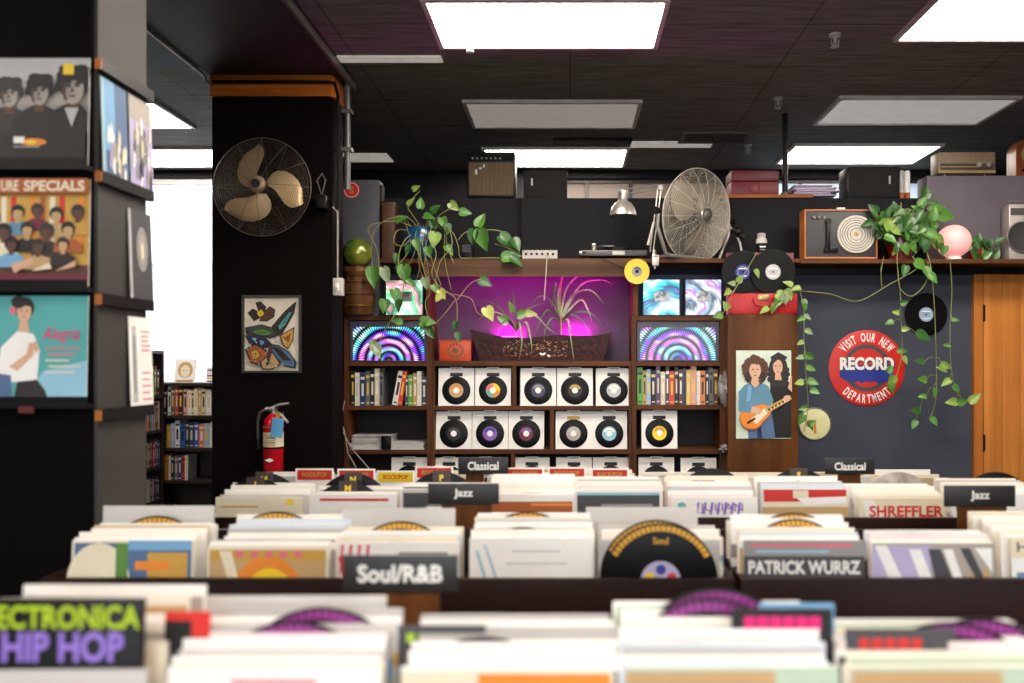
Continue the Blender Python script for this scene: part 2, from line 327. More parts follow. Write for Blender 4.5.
# pole from the ledge to the ceiling
po = thing('support_pole', (X(785, 5.80), 5.80, PT), 'slim black pole from the ledge up to the ceiling', 'pole')
p_ = MB(); p_.cyl((0, 0, .02), (0, 0, CEIL-PT), .02, SATIN, 18); p_.build('pole', po); MB().lathe([(.04, 0), (.04, .012), (.03, .016), (.03, .05), (.021, .06)], mat('worn_collar', (120, 112, 104), .5, .5), 20).build('collar', po)
# conduits
cd = MB(); a = 0
pts = [P(120, -6, 4.0), P(150, 24, 4.3), P(180, 50, 4.6), P(207, 71, 4.78), P(207, 78, 4.79), P(210, 82, 4.79)]
PIPE = mat('conduit_paint', (150, 142, 136), .4, .5)
cd.tube([(-2.13, 2.6, BZ-.012), (-2.13, 4.74, BZ-.012), (-2.125, 4.775, BZ-.02), (-2.12, 4.782, BZ-.05), (-2.09, 4.785, Z(82, 4.78))], .009, PIPE, 8)
tag(cd.build('conduit'), 'thin silver conduit along the beam edge, bending onto the column band', 'conduit')
cb = MB(); zc = (zm0+zm1)/2; cb.tube([(CX0-.012, 4.9, zc), (CX0-.012, 4.80, zc), (CX0+.02, 4.788, zc), (CX1-.02, 4.788, zc), (CX1+.02, 4.80, zc), (CX1+.024, 4.86, zc-.05), (CX1+.024, 4.87, zc-.9)], .010, SATIN, 8)
tag(cb.build('cable'), 'black cable wrapped around the orange top band of the column', 'cable')
gp = MB(); xg = CX1+.055; gp.tube([(xg, 4.95, CEIL-.01), (xg, 4.95, Z(190, 4.95))], .019, mat('grey_pipe', (104, 100, 100), .4, .4), 12)
for py in (112, 150): gp.box(xg-.03, xg+.03, 4.925, 4.975, Z(py, 4.95)-.012, Z(py, 4.95)+.012, GREYM)
tag(gp.build('pipe'), 'thick grey pipe running down beside the fan column to the speaker cabinet', 'pipe')
oc = thing('outlet_conduit', (CX1+.012, 4.85, Z(296, 4.85)), 'thin grey conduit with white switch box on the fan column edge', 'conduit')
MB().tube([(.012, 0, .1), (.012, 0, Z(212, 4.85)-Z(296, 4.85)), (-.03, -.02, Z(205, 4.85)-Z(296, 4.85))], .007, PIPE, 8).build('pipe', oc)
q = MB(); q.box(-.008, .045, -.03, .03, 0, .105, mat('switch_box', (205, 200, 194), .4), bev=.004); q.build('box', oc)
q = MB(); q.box(.008, .03, -.034, -.0305, .03, .075, WHITE, bev=.001); q.box(.014, .024, -.042, -.0345, .045, .06, WHITE); q.build('switch', oc)
bp = MB(); bp.tube([P(154, 142, 7.0), P(159, 146, 7.0), P(172, 158, 7.0), P(218, 158, 7.0), P(260, 158, 7.0)], .012, mat('brown_pipe', (92, 58, 44), .5), 8)
tag(bp.build('sprinkler_pipe'), 'bent brown pipe crossing under the light at the street window', 'pipe')
# ================================================================ shelf wall
D5 = 5.45; U = D5/F
def sx(p): return (p-VX)*U
def sz(p): return EYE-(p-VY)*U
BK = mat('shelf_back_black', (16, 13, 12), .7)
def unit(name, label, x_l, x_r, boards, dividers, top, low=0.0, side_w=(4, 5), backs=True):
    u = thing(name, ((sx(x_l)+sx(x_r))/2, D5, 0), label, 'shelf unit'); ox = (sx(x_l)+sx(x_r))/2
    a, b = sx(x_l)-ox, sx(x_r)-ox; ws, wr = side_w[0]*U, side_w[1]*U; zt_ = sz(top)
    MB().box(a, a+ws, 0, .245, low, zt_, WALNUTV).build('side_panel', u); MB().box(b-wr, b, 0, .245, low, zt_, WALNUTV).build('side_panel', u)
    for y0, y1 in boards: MB().box(a+ws, b-wr, .004, .24, sz(y1), sz(y0), WALNUT).build('shelf_board', u)
    for p0, p1, y0, y1 in dividers: MB().box(sx(p0)-ox, sx(p1)-ox, .006, .24, sz(y1), sz(y0), WALNUTV).build('divider', u)
    MB().box(a+ws, b-wr, .2405, .25, max(low, .02), zt_-.002, BK).build('back_panel', u)
    return u
unit('bookshelf', 'walnut shelf tower beside the fan column, holding books and a papers stack', 344, 432, [(316, 320), (362, 366), (406, 410), (450, 454), (496, 500), (545, 549)], [], 316, side_w=(4, 5))
unit('record_shelf', 'wide low walnut shelf displaying singles in white sleeves under the purple niche', 432.4, 631, [(361, 366), (406, 410), (449.5, 454), (496, 500), (545, 549)], [(512, 516, 366, 406), (550, 554, 410, 449.5), (511, 515, 454, 496)], 361, side_w=(2, 2))
unit('bookshelf', 'walnut shelf tower beside the plywood post, holding books and one yellow-label single', 631.4, 727, [(316, 320.5), (361.5, 366), (405, 409.5), (449, 454), (496, 500), (545, 549)], [], 316, side_w=(5, 7))
# niche back and uprights
nb = MB(); nb.box(sx(427), sx(637), D5+.236, D5+.262, sz(361), sz(272), PLUM); struct(nb, 'wall_niche')
for p0, p1, lb in ((426, 430, 'narrow walnut upright between the green mirror and the purple niche'), (633, 638, 'narrow walnut upright between the purple niche and the blue mirror')):
    tag(MB().box(sx(p0), sx(p1), D5, D5+.235, sz(316), sz(277.2), WALNUTV).build('upright_board'), lb, 'board')
PZ = sz(259)          # top of the long shelf
pl = thing('wall_shelf', (sx(580), D5, PZ), 'long high walnut plank shelf over the niche, carrying fan, lamp and turntable', 'shelf'); ox = sx(580)
MB().box(sx(381)-ox, sx(799)-ox, -.02, .262, -.026, 0, WALNUT).build('board', pl)
q = MB().box(sx(425)-ox, sx(640)-ox, -.035, -.0205, -18*U, -.001, FASCIA).build('fascia', pl); q['label'] = 'paler fascia board'
pr = thing('wall_shelf', (sx(900), D5, PZ), 'thin high plank shelf over the slate wall and door, carrying plants', 'shelf'); ox = sx(900)
MB().box(sx(799.5)-ox, sx(1075)-ox, -.02, .262, -.031, -.003, WALNUT).build('board', pr)
MB().box(sx(799.5)-ox, sx(1075)-ox, .22, .262, -.075, -.032, SATIN).build('cleat', pr)
# plywood post
pp = thing('plywood_post', (X(763, 5.33), 5.33, 0), 'tall stained plywood box post carrying the poster and red record case', 'post')
hw = (798-728)/2*5.33/F; MB().box(-hw, hw, 0, .1, 0, Z(314, 5.33), PANELW, bev=.003).build('body', pp)

# ---- infinity mirrors
def mirror_material(name, cols, rings, spokes, cx, cz, strength, seed, warp=0., base=0.):
    m = bpy.data.materials.new(name); m.use_nodes = True; nt = m.node_tree; n = nt.nodes; L = nt.links; b = n['Principled BSDF']
    b.inputs['Base Color'].default_value = (.01, .01, .012, 1); b.inputs['Roughness'].default_value = .15
    tc = n.new('ShaderNodeTexCoord'); mp = n.new('ShaderNodeMapping'); mp.inputs['Location'].default_value = (-cx, 0, -cz)
    L.new(tc.outputs['Object'], mp.inputs[0]); vec = mp.outputs[0]
    if warp:
        nz = n.new('ShaderNodeTexNoise'); nz.noise_dimensions = '4D'; nz.inputs['Scale'].default_value = 9; nz.inputs['W'].default_value = seed
        L.new(vec, nz.inputs[0]); vm = n.new('ShaderNodeVectorMath'); vm.operation = 'SCALE'; vm.inputs['Scale'].default_value = warp; L.new(nz.outputs['Color'], vm.inputs[0])
        va = n.new('ShaderNodeVectorMath'); va.operation = 'ADD'; L.new(vec, va.inputs[0]); L.new(vm.outputs[0], va.inputs[1]); vec = va.outputs[0]
    sp = n.new('ShaderNodeSeparateXYZ'); L.new(vec, sp.inputs[0])
    def M(op, a, b_=None):
        q = n.new('ShaderNodeMath'); q.operation = op
        for i, v in enumerate((a, b_)):
            if v is None: continue
            if isinstance(v, (int, float)): q.inputs[i].default_value = v
            else: L.new(v, q.inputs[i])
        return q.outputs[0]
    x, z = sp.outputs['X'], sp.outputs['Z']
    r = M('SQRT', M('ADD', M('MULTIPLY', x, x), M('MULTIPLY', z, z))); a = M('ARCTAN2', z, x)
    ringw = M('ADD', M('MULTIPLY', M('SINE', M('MULTIPLY', M('POWER', r, .8), rings)), .5), .5)
    spw = M('ADD', M('MULTIPLY', M('SINE', M('MULTIPLY', a, spokes)), .5), .5)
    inten = M('MULTIPLY', M('POWER', ringw, 1.2), M('ADD', M('MULTIPLY', M('POWER', spw, 1.6), .95), .05))
    inten = M('MULTIPLY', inten, M('MINIMUM', M('MULTIPLY', r, 14), 1.0))
    nz2 = n.new('ShaderNodeTexNoise'); nz2.noise_dimensions = '4D'; nz2.inputs['W'].default_value = seed*3.1; nz2.inputs['Scale'].default_value = 7; nz2.inputs['Detail'].default_value = 1
    L.new(tc.outputs['Object'], nz2.inputs[0])
    h = M('FRACT', M('ADD', M('MULTIPLY', r, 5.5), M('MULTIPLY', nz2.outputs[0], 1.6)))
    cr = n.new('ShaderNodeValToRGB'); els = cr.color_ramp.elements
    while len(els) < len(cols): els.new(.5)
    for i, c in enumerate(cols): els[i].position = i/(len(cols)-1); els[i].color = (*lin(c), 1)
    L.new(h, cr.inputs[0]); L.new(cr.outputs[0], b.inputs['Emission Color']); inten = M('ADD', M('MULTIPLY', inten, 1-base), base) if base else inten
    L.new(M('MULTIPLY', inten, strength), b.inputs['Emission Strength'])
    return m
MC = [(96, 60, 255), (60, 210, 220), (190, 250, 230), (120, 130, 255), (240, 90, 210), (255, 200, 240), (150, 60, 255), (96, 60, 255)]
for p0, p1, y0, y1, lb, sd in ((348.5, 427, 320.5, 361.5, 'light mirror with violet arcs of dots, in the tower beside the fan column', 1.), (637, 720, 321, 361, 'light mirror with cyan and green arcs of dots, in the tower beside the post', 2.3)):
    xm = sx((p0+p1)/2); hw = (p1-p0)/2*U-.002; h = (y1-y0)*U-.003
    t_ = thing('light_mirror', (xm, D5+.02, sz(y1)+.001), 'wide '+lb, 'infinity mirror')
    fr = MB(); FRM = mat('mirror_frame', (74, 70, 84), .4); fr.box(-hw, hw, 0, .06, h-6*U, h, FRM); fr.box(-hw, -hw+.02, 0, .06, .0, h-6*U, FRM); fr.box(hw-.02, hw, 0, .06, 0, h-6*U, FRM); fr.box(-hw+.02, hw-.02, 0, .06, 0, .006, FRM); fr.build('frame', t_)
    sc = MB().box(-hw+.02, hw-.02, .015, .05, .006, h-6*U, mirror_material('dot_arcs', MC, 104., 100., 0, .004, 1.9, sd)).build('lit_panel', t_)
sq = [(383.5, 423, 277.5, 315.5, 'green and white', [(20, 160, 110), (220, 250, 235), (90, 230, 150), (250, 170, 190), (30, 110, 80)], 'beside the wooden keg'),
      (642.5, 681.5, 277, 315.5, 'turquoise and blue', [(20, 90, 110), (70, 220, 230), (235, 250, 255), (40, 150, 180), (90, 60, 160)], 'under the yellow record'),
      (685, 723.5, 277, 315.5, 'pale lilac and white', [(60, 80, 110), (235, 240, 255), (190, 120, 220), (150, 200, 230), (70, 80, 90)], 'beside the red record case')]
for i, (p0, p1, y0, y1, cn, cols, wh) in enumerate(sq):
    xm = sx((p0+p1)/2); hw = (p1-p0)/2*U; h = (y1-y0)*U-.002
    t_ = thing('light_mirror', (xm, D5+.03, sz(316)+.0005), 'small square light mirror swirling '+cn+', '+wh, 'infinity mirror')
    f = MB()
    for a in ((-hw, hw, 0, .009), (-hw, hw, h-.009, h)): f.box(a[0], a[1], 0, .07, a[2], a[3], SATIN)
    f.box(-hw, -hw+.009, 0, .07, .009, h-.009, SATIN); f.box(hw-.009, hw, 0, .07, .009, h-.009, SATIN); f.build('frame', t_)
    mb = MB(); mm = mirror_material('rainbow_swirl', cols, 210., 12., (-.05, .08, -.1)[i], (.09, -.02, .1)[i], 1.35, 4.+i, .1, .42)
    mb.box(-hw+.009, hw-.009, .012, .06, .009, h-.009, mm); mb.rect(-.045, .05, .1, .165, mat('mirror_centre', (196, 190, 184), .25, .4, scale=30, c2=(90, 96, 104)), .011); mb.build('lit_panel', t_)

# ---- singles in white card holders
def single(px, py, lab, ring2, label, back=0., dz=0., window=True, group='singles in white card holders'):
    h = 38*U; wd = 36*U
    t_ = thing('single_record', (sx(px), D5+.03+back, sz(py)), label, 'record', group)
    T = Matrix.Rotation(radians(-4), 4, 'X')
    c = MB(); c.box(-wd/2, wd/2, 0, .004, 0, h, WHITE, T); c.build('card', t_)
    r = 14.3*U; cz = 15.5*U
    d = MB(); d.lathe([(.012, -.0005), (.012, .0024), (.034, .0028), (r-.004, .0026), (r, .001), (r, -.0005)], VINYL, 40, T @ Matrix.Translation((0, -.001, cz)) , 'y')
    d.rect(-6.4*U, 6.4*U, cz+r*.98, cz+r*.98+3.6*U, I['black'] if window else I['gold'], -.0008, T)
    dd = d.build('disc', t_)
    l = MB(); a = 7.2*U; l.ell(0, cz, a, a, I[lab], -.0049, 28, T=T)
    if ring2 == 'multi':
        for k, kk in enumerate(('yellow', 'pink', 'teal', 'orange')): l.arc(0, cz, a*.45, a*.98, k*pi/2, (k+1)*pi/2, I[kk], -.0052, 8, T=T)
    elif ring2: l.arc(0, cz, a*.5, a*.82, .3, 2.8, I[ring2], -.0052, 14, T=T)
    l.ell(0, cz, a*.42, a*.42, WHITE, -.0055, 20, T=T); l.build('label', dd)
    n = MB(); n.box(-6.2*U, 6.2*U, -.003, -.001, h-2.6*U, h+.9*U, WHITE, T); n.text('Rock/Pop', 0, h-.7*U, 1.5*U, I['black'], -.0034, bold=.02, T=T, width=9*U); n.build('name_tag', t_)
    return t_
for px, lab, r2, cap in ((455.5, 'tan', 'orange', 'peach'), (492.5, 'yellow', 'multi', 'many-coloured'), (538, 'dpurple', 'grey', 'dusky purple'), (575, 'dark', 'gold', 'black and gold'), (614, 'silver', 'white', 'silvery white')):
    single(px, 406, lab, r2, 'single with %s label in white card holder, top row' % cap)
for px, lab, r2, cap in ((453, 'black', 'dgrey', 'black'), (489.5, 'purple', 'blue', 'violet blue'), (526, 'maroon', 'purple', 'maroon'), (573.5, 'warm', 'silver', 'grey-white'), (609.5, 'lb', 'white', 'pale blue')):
    single(px, 449.5, lab, r2, 'single with %s label in white card holder, middle row' % cap, window=(cap != 'grey-white'))
single(660, 449, 'yellow', 'gold', 'single with yellow label in white card holder, alone beside an empty black space')
for px, cap, lab in ((408, 'under the papers stack', 'dark'), (448, 'beside the shelf side, beneath the black-label single', 'dark'), (484.5, 'half behind the classical sign', 'grey'), (531.5, 'beneath the maroon-label single', 'dark'), (574, 'beneath the grey-white-label single', 'dark'), (611, 'beneath the pale-blue-label single', 'dark'), (657, 'beneath the yellow-label single', 'silver'), (699.5, 'beneath the empty black space', 'dark')):
    single(px, 496 if px < 690 else 496.5, lab, None, 'single in white card on the bottom row, '+cap)
# ---- books
BC = dict(black=(26, 24, 26), white=(236, 232, 224), cream=(220, 204, 172), navy=(34, 58, 96), blue=(42, 92, 170), red=(214, 66, 46), orange=(230, 130, 56), tan=(196, 160, 84), grey=(104, 106, 110), dgrey=(62, 66, 72), green=(92, 168, 66), teal=(88, 178, 178), purple=(92, 72, 112), pink=(220, 160, 150), brown=(96, 62, 44), yellow=(236, 196, 66), lblue=(150, 186, 220), maroon=(110, 44, 50))
PAGE = mat('page_block', (226, 216, 198), .8)
BM = {k: mat('book_'+k, c, .45, var=.12, coat=.1) for k, c in BC.items()}
def book(x, d, zb, wd, h, dep, col, band, label, group, lean=0., rz=0.):
    m_ = MB(); c = BM[col]; T = Matrix.Translation((0, 0, 0)) @ Matrix.Rotation(lean, 4, 'Y')
    if lean: T = Matrix.Translation((0, 0, abs(sin(lean))*wd/2+.0005)) @ T
    e = .002; m_.box(-wd/2, wd/2, 0, e, 0, h, c, T); m_.box(-wd/2, -wd/2+e, e, dep, 0, h, c, T); m_.box(wd/2-e, wd/2, e, dep, 0, h, c, T)
    m_.box(-wd/2+e, wd/2-e, e, dep-.006, .003, h-.004, PAGE, T)
    bnd = BM[band]; m_.rect(-wd*.38, wd*.38, h*.80, h*.88, bnd, -.0004, T); m_.rect(-wd*.2, wd*.2, h*.3, h*.68, bnd, -.0004, T); m_.rect(-wd*.3, wd*.3, h*.06, h*.1, bnd, -.0004, T)
    o = m_.build('book', None, (x, d, zb), (0, 0, rz)); return tag(o, label, 'book', group)
def bookrow(x0, x1, d, zb, cols, hs, where, group, dep=.17, leans={}, fill=True):
    n = len(cols); ws = [R.uniform(.7, 1.3) for _ in cols]; k = (x1-x0)/sum(ws); x = x0; seen = {}
    for i, c in enumerate(cols):
        wd = ws[i]*k; h = hs*R.uniform(.84, 1.); seen[c] = seen.get(c, 0)+1
        band = R.choice([q for q in ('white', 'black', 'cream', 'yellow') if q != c]); tot = cols.count(c)
        nm = {'lblue': 'pale blue', 'dgrey': 'dark grey'}.get(c, c)
        lb = ('%s %s-spined book %s' % (ORD[seen[c]], nm, where)) if tot > 1 else ('only %s-spined book %s' % (nm, where))
        book(x+wd/2, d+R.uniform(0, .012), zb, wd-.0018, h, dep, c, band, lb, group, leans.get(i, 0.)); x += wd
lw = 'counted from the column, in the tower beside it'
bookrow(sx(349), sx(382), D5+.03, sz(406)+.0005, ['black', 'white', 'navy', 'grey', 'black', 'cream', 'grey'], .255, lw, 'books in the tower beside the column')
bookrow(sx(390.5), sx(401), D5+.03, sz(406)+.0005, ['white', 'red'], .245, 'leaning among the books, tower by the column', 'books in the tower beside the column', leans={0: radians(11), 1: radians(9)})
bookrow(sx(404), sx(426), D5+.03, sz(406)+.0005, ['dgrey', 'green', 'tan', 'white', 'dgrey'], .235, 'past the leaning red book, tower by the column', 'books in the tower beside the column')
bookrow(sx(637.5), sx(719), D5+.03, sz(405)+.0005, ['green', 'tan', 'lblue', 'black', 'purple', 'cream', 'dgrey', 'red', 'black', 'brown', 'navy', 'yellow', 'pink', 'white', 'orange', 'black', 'grey', 'brown'], .262, 'counted from the niche, in the tower by the post', 'books in the tower beside the post')
# ---- papers stack in the left tower
for k, (w0, w1, hh, cn, lb) in enumerate(((349, 424, .05, 'paper_grey', 'thick grey stack of papers lying under the books, lower tray'), (350, 392, .045, 'paper_silver', 'grey folder of papers lying on the lower stack by the column'))):
    m_ = MB(); z0 = sz(450)+.0005+k*.051
    for j in range(6): m_.box(sx(w0)+R.uniform(0, .012), sx(w1)-R.uniform(0, .02), D5+.02+R.uniform(0, .012), D5+.2, z0+j*hh/6, z0+(j+1)*hh/6-.0008, MATS[cn])
    tag(m_.build('paper_folder'), lb, 'papers')
ck = MB(); ck.box(sx(381), sx(391), D5-.004, D5+.015, sz(449.5)+.001, sz(436), SATIN, bev=.006); tag(ck.build('clip'), 'small black clip in front of the papers stack', 'clip')
for i, (pts, lb) in enumerate(((([(346, 400), (341, 425), (352, 447), (372, 470)]), 'thin pale cable hanging down the tower beside the column, longer one'), (([(340, 415), (346, 432), (349, 452), (362, 476)]), 'thin pale cable hanging down the tower beside the column, shorter one'))):
    c_ = MB(); c_.tube([(sx(a), D5-.03, sz(b)) for a, b in pts], .0035, mat('pale_cable', (170, 164, 158), .5), 6); tag(c_.build('cable'), lb, 'cable')
# crumpled bag at the tower edge
def crumple(name, px0, px1, py0, py1, d, mt, label, cat):
    bm = bmesh.new(); bmesh.ops.create_icosphere(bm, subdivisions=3, radius=1); k = R.random()*9
    for v in bm.verts:
        s = 1+.28*sin(v.co.x*7+k)*cos(v.co.z*6+k)+.15*sin(v.co.y*11+v.co.z*9); v.co *= s
        v.co.x *= (px1-px0)/2*U*.85; v.co.z *= (py1-py0)/2*U*.85; v.co.y *= .05
    me = bpy.data.meshes.new(name); bm.to_mesh(me); bm.free(); me.materials.append(mt); o = bpy.data.objects.new(name, me); C.objects.link(o)
    o.location = (sx((px0+px1)/2), d, sz((py0+py1)/2)); return tag(o, label, cat)
BAG = mat('grey_plastic', (150, 146, 144), .3, coat=.3)
crumple('plastic_bag', 715, 729, 371, 406, D5-.05, BAG, 'crumpled grey plastic bag hanging on the tower edge by the post', 'bag')
crumple('paper_scrap', 717, 731, 443, 452, D5-.05, BAG, 'small crumpled grey wrap lower down the tower edge by the post', 'wrap')
# ---- orange box, planter, grow light
ob = thing('tin_box', (sx(454), D5+.06, sz(361)+.0005), 'small orange tin box with dark emblem, standing beside the planter', 'box')
q = MB(); q.box(-16*U, 16*U, 0, .16, 0, 21*U, mat('orange_tin', (214, 78, 36), .4), bev=.004); q.build('body', ob)
q = MB(); EM = mat('dark_emblem', (110, 88, 52), .5)
for k in range(14):
    a = k*2*pi/14; q.ell(cos(a)*.05, .07+sin(a)*.042, .012, .008, EM, -.0006, 8, a)
q.ell(0, .07, .022, .018, EM, -.0006); q.box(-16.2*U, 16.2*U, -.001, .161, 19.5*U, 21.3*U, mat('orange_tin_lid', (190, 66, 32), .4)); q.build('emblem', ob)
tr = thing('planter_trough', (sx(541), D5+.05, sz(361)+.0005), 'long dark red leather-like trough planter with curled rim, in the purple niche', 'planter')
q = MB(); TH = mat('trough_leather', (72, 30, 28), .45, scale=40, bump=.4, c2=(40, 16, 16)); n = 36; vs = []; fs = []
for i in range(n+1):
    t_ = i/n; e = 2*t_-1; xb = e*62*U; xt = e*69*U*(1+.04*e*e); ht = (24.5+6*e**4+ 1.5*sin(e*5))*U
    vs += [(xb, 0, 0), (xt, -.03, ht), (xt, -.022, ht), (xt*.98, .15, ht*.98), (xt*.98, .16, ht*.98), (xb, .14, 0)]
for i in range(n):
    for j in range(6): fs.append((i*6+j, i*6+(j+1) % 6, i*6+6+(j+1) % 6, i*6+6+j))
fs += [tuple(range(5, -1, -1)), tuple(n*6+j for j in range(6))]
q.add([(v[0], v[1], v[2]) for v in vs], fs, TH); q.build('body', tr, ang=50)
q = MB()
for k in range(150):
    e = R.uniform(-.62, .42); z = R.uniform(.03, .135); q.ell(e*62*U, z, R.uniform(.004, .011), .0016, I['tan'] if k % 3 else I['rust'], -.0012-.03*z/.165-.003, 6, R.uniform(-1, 1))
q.build('tooling', tr)
q = MB().box(-64*U, 64*U, -.01, .135, 17*U, 19*U, mat('soil', (44, 30, 24), .9)).build('soil', tr)
st = MB()
for a, b in ((.02, .5), (.05, 2.6), (.0, -.5)): st.ell(a, .05-abs(b)*.006, .012, .007, WHITE, -.03, 12, b)
st.build('pale_scrap', tr)
GL = glow('grow_light_magenta', (255, 12, 214), 200.)
for px, py, lb in ((507, 336, 'by the orange box end'), (577, 334, 'by the blue mirror end')):
    g = thing('niche_light', (sx(px), D5+.2, sz(338)), 'small glowing magenta grow light bar behind the trough, '+lb, 'grow light')
    MB().box(-.07, .07, -.008, .012, 0, .018, GL, bev=.004).build('tube', g); q = MB(); q.box(-.075, .075, -.014, -.0085, -.012, .0155, SATIN); q.box(-.075, .075, -.014, .0135, -.012, -.0005, SATIN); q.cyl((0, .003, -.012), (0, .003, -.13), .006, SATIN); q.build('stand', g)  # front housing board added to keep the magenta off the ceiling

g = thing('niche_light', (sx(533), D5+.02, PZ-.026), 'hidden magenta light strip added behind the fascia to tint the niche', 'grow light')  # unseen strip, added to spread magenta over the niche wall
MB().box(-.5, .5, 0, .03, -.022, -.012, glow('niche_fill_magenta', (255, 12, 214), 20.)).build('tube', g); MB().box(-.51, .51, -.004, .034, -.0118, -.0005, SATIN).build('housing', g)
# ================================================================ things on the high shelf
def at(px, d=D5): return X(px, d)
ZS = PZ+.0005
# grey speaker cabinet with the round red sticker
k = thing('speaker_cabinet', (X(361, 5.6), 5.60, sz(316)+.0005), 'tall grey speaker cabinet with round red sticker, beside the fan column', 'speaker')
u = 5.6/F; q = MB(); hw = 18.5*u; ht = Z(180, 5.6)-sz(316); CAB = mat('grey_cabinet', (86, 86, 94), .6); q.box(-hw, hw, -.0, .115, 0, ht, CAB, bev=.006); q.build('body', k)
q = MB(); q.box(hw+.0005, hw+.012, .012, .105, .03, ht-.03, mat('grille_dark', (30, 28, 30), .8, scale=80)); q.build('grille', k)
q = MB(); q.ell(-9.5*u, ht-10*u, 8.3*u, 8.3*u, I['red'], -.0006, 28); q.arc(-9.5*u, ht-10*u, 6.8*u, 7.4*u, 0, 2*pi, I['white'], -.0009, 28)
q.text('S', -9.5*u, ht-10*u, 7*u, I['gold'], -.0012, bold=.03); q.build('sticker', k)
q = MB(); q.tube([(-.02, .06, ht), (-.02, .06, ht+.018), (.05, .06, ht+.018), (.05, .06, ht)], .006, SATIN); q.build('handle', k)
# brown case behind it
tag(MB().box(X(383, 5.6), X(396, 5.6), 5.56, 5.69, ZS, Z(203, 5.6), mat('brown_leatherette', (92, 58, 36), .5, scale=30, bump=.2), bev=.008).build('record_case'), 'upright brown case standing between grey speaker cabinet and blue pot', 'case')
# keg with the green globe
u = 5.25/F; kg = thing('wooden_keg', (X(358, 5.48), 5.482, sz(316)+.0005), 'small turned wooden keg under the green globe', 'keg')
q = MB(); h = 49*U; q.lathe([(11*U, 0), (14*U, .01), (14.5*U, h*.1), (15*U, h*.12), (16.4*U, h*.3), (16.8*U, h*.45), (16*U, h*.62), (13.6*U, h*.72), (12.6*U, h*.78), (14.4*U, h*.86), (14.8*U, h*.94), (13*U, h)], wood('keg_wood', (112, 72, 36), (66, 42, 22), 2, .4), 32); q.build('body', kg)
q = MB()
for hh, rr in ((.2, 16), (.44, 17.1), (.68, 15.2)): q.ring((0, 0, h*hh), rr*U, .006, mat('hoop_brass', (128, 100, 56), .4, .7), 'z', 36, 6)
q.build('hoop', kg)
gl = thing('glass_globe', (X(358, 5.48), 5.482, sz(316)+h+.001), 'shiny green globe resting on the wooden keg', 'globe')
q = MB(); q.sphere((0, 0, 14.5*U), 15.2*U, mat('green_lustre', (168, 168, 60), .16, .35, coat=1., scale=9, c2=(84, 116, 40)), 32, 20, (1, 1, .98)); q.build('ball', gl)
q = MB(); q.lathe([(9*U, 0), (9*U, .01), (6*U, .016)], SATIN, 24); q.build('base', gl)
# mixer
mx = thing('audio_mixer', (X(540, 5.5), 5.46, ZS), 'small silver audio mixer with rows of knobs, between plant and turntable', 'mixer')
q = MB(); hw = 17.5*U; q.add([(-hw, -.0, 0), (hw, 0, 0), (hw, .16, 0), (-hw, .16, 0), (-hw, 0, .058), (hw, 0, .058), (hw, .16, .085), (-hw, .16, .085)], [(0, 3, 2, 1), (4, 5, 6, 7), (0, 1, 5, 4), (1, 2, 6, 5), (2, 3, 7, 6), (3, 0, 4, 7)], mat('mixer_silver', (176, 170, 162), .4, .4)); q.build('body', mx)
for i in range(7):
    q = MB(); x = -hw+.02+i*.032; q.cyl((x, .02, .062), (x, .02, .082), .008, SATIN, 10, .006); q.build('knob', mx)
q = MB()
for i in range(6):
    x = -hw+.025+i*.036; q.cyl((x, -.006, .034), (x, .001, .034), .009, SATIN, 10)
q.build('socket', mx)
tag(MB().tube([(X(546, 5.42), 5.44, ZS+.03), (X(547, 5.38), 5.39, ZS+.02), (X(546, 5.38), 5.395, ZS-.1), (X(544, 5.38), 5.39, ZS-.28)], .004, mat('beige_cable', (188, 176, 150), .5), 6).build('cable'), 'beige cable dangling from the mixer over the fascia board', 'cable')
# small dark device behind the leaves
dv = thing('electronic_device', (X(467, 5.5), 5.48, ZS), 'small black boxy device behind the big leaf, beside the mixer', 'device')
q = MB(); q.box(-.04, .04, 0, .07, 0, .115, SATIN, bev=.006); q.build('body', dv); q = MB(); q.box(-.03, .03, -.002, .0005, .05, .1, mat('dull_face', (62, 58, 58), .3)); q.build('face', dv)
# turntable
tt = thing('turntable', (X(614, 5.45), 5.44, ZS), 'low silver and black turntable beside the desk lamp base', 'turntable')
q = MB(); hw = 33*U; q.box(-hw, hw, 0, .22, .018, .058, mat('turntable_grey', (84, 80, 80), .35, .3), bev=.006); q.build('plinth', tt)
q = MB().box(-hw*.05, hw*.32, -.002, .001, .026, .05, mat('pale_plate', (206, 200, 192), .4)).build('plate', tt)
q = MB(); q.cyl((hw*.12, .11, .06), (hw*.12, .11, .078), .1, SATIN, 40); q.cyl((hw*.12, .11, .0785), (hw*.12, .11, .082), .098, VINYL, 40); q.build('platter', tt)
q = MB(); q.cyl((-hw*.6, .1, .058), (-hw*.6, .1, .095), .018, STEEL, 16); q.tube([(-hw*.6, .1, .088), (-hw*.3, .03, .09), (-.0, .03, .088)], .004, STEEL); q.box(-hw*.66, -hw*.54, .08, .12, .095, .115, STEEL, bev=.005); q.build('tonearm', tt)
for sx_ in (-1, 1): MB().lathe([(.016, 0), (.018, .018)], SATIN, 12, Matrix.Translation((sx_*hw*.8, .03, 0))).build('foot', tt)
q = MB(); q.box(-hw-.012, -hw+.03, .0, .05, .03, .05, STEEL, bev=.003); q.build('cue_lever', tt)
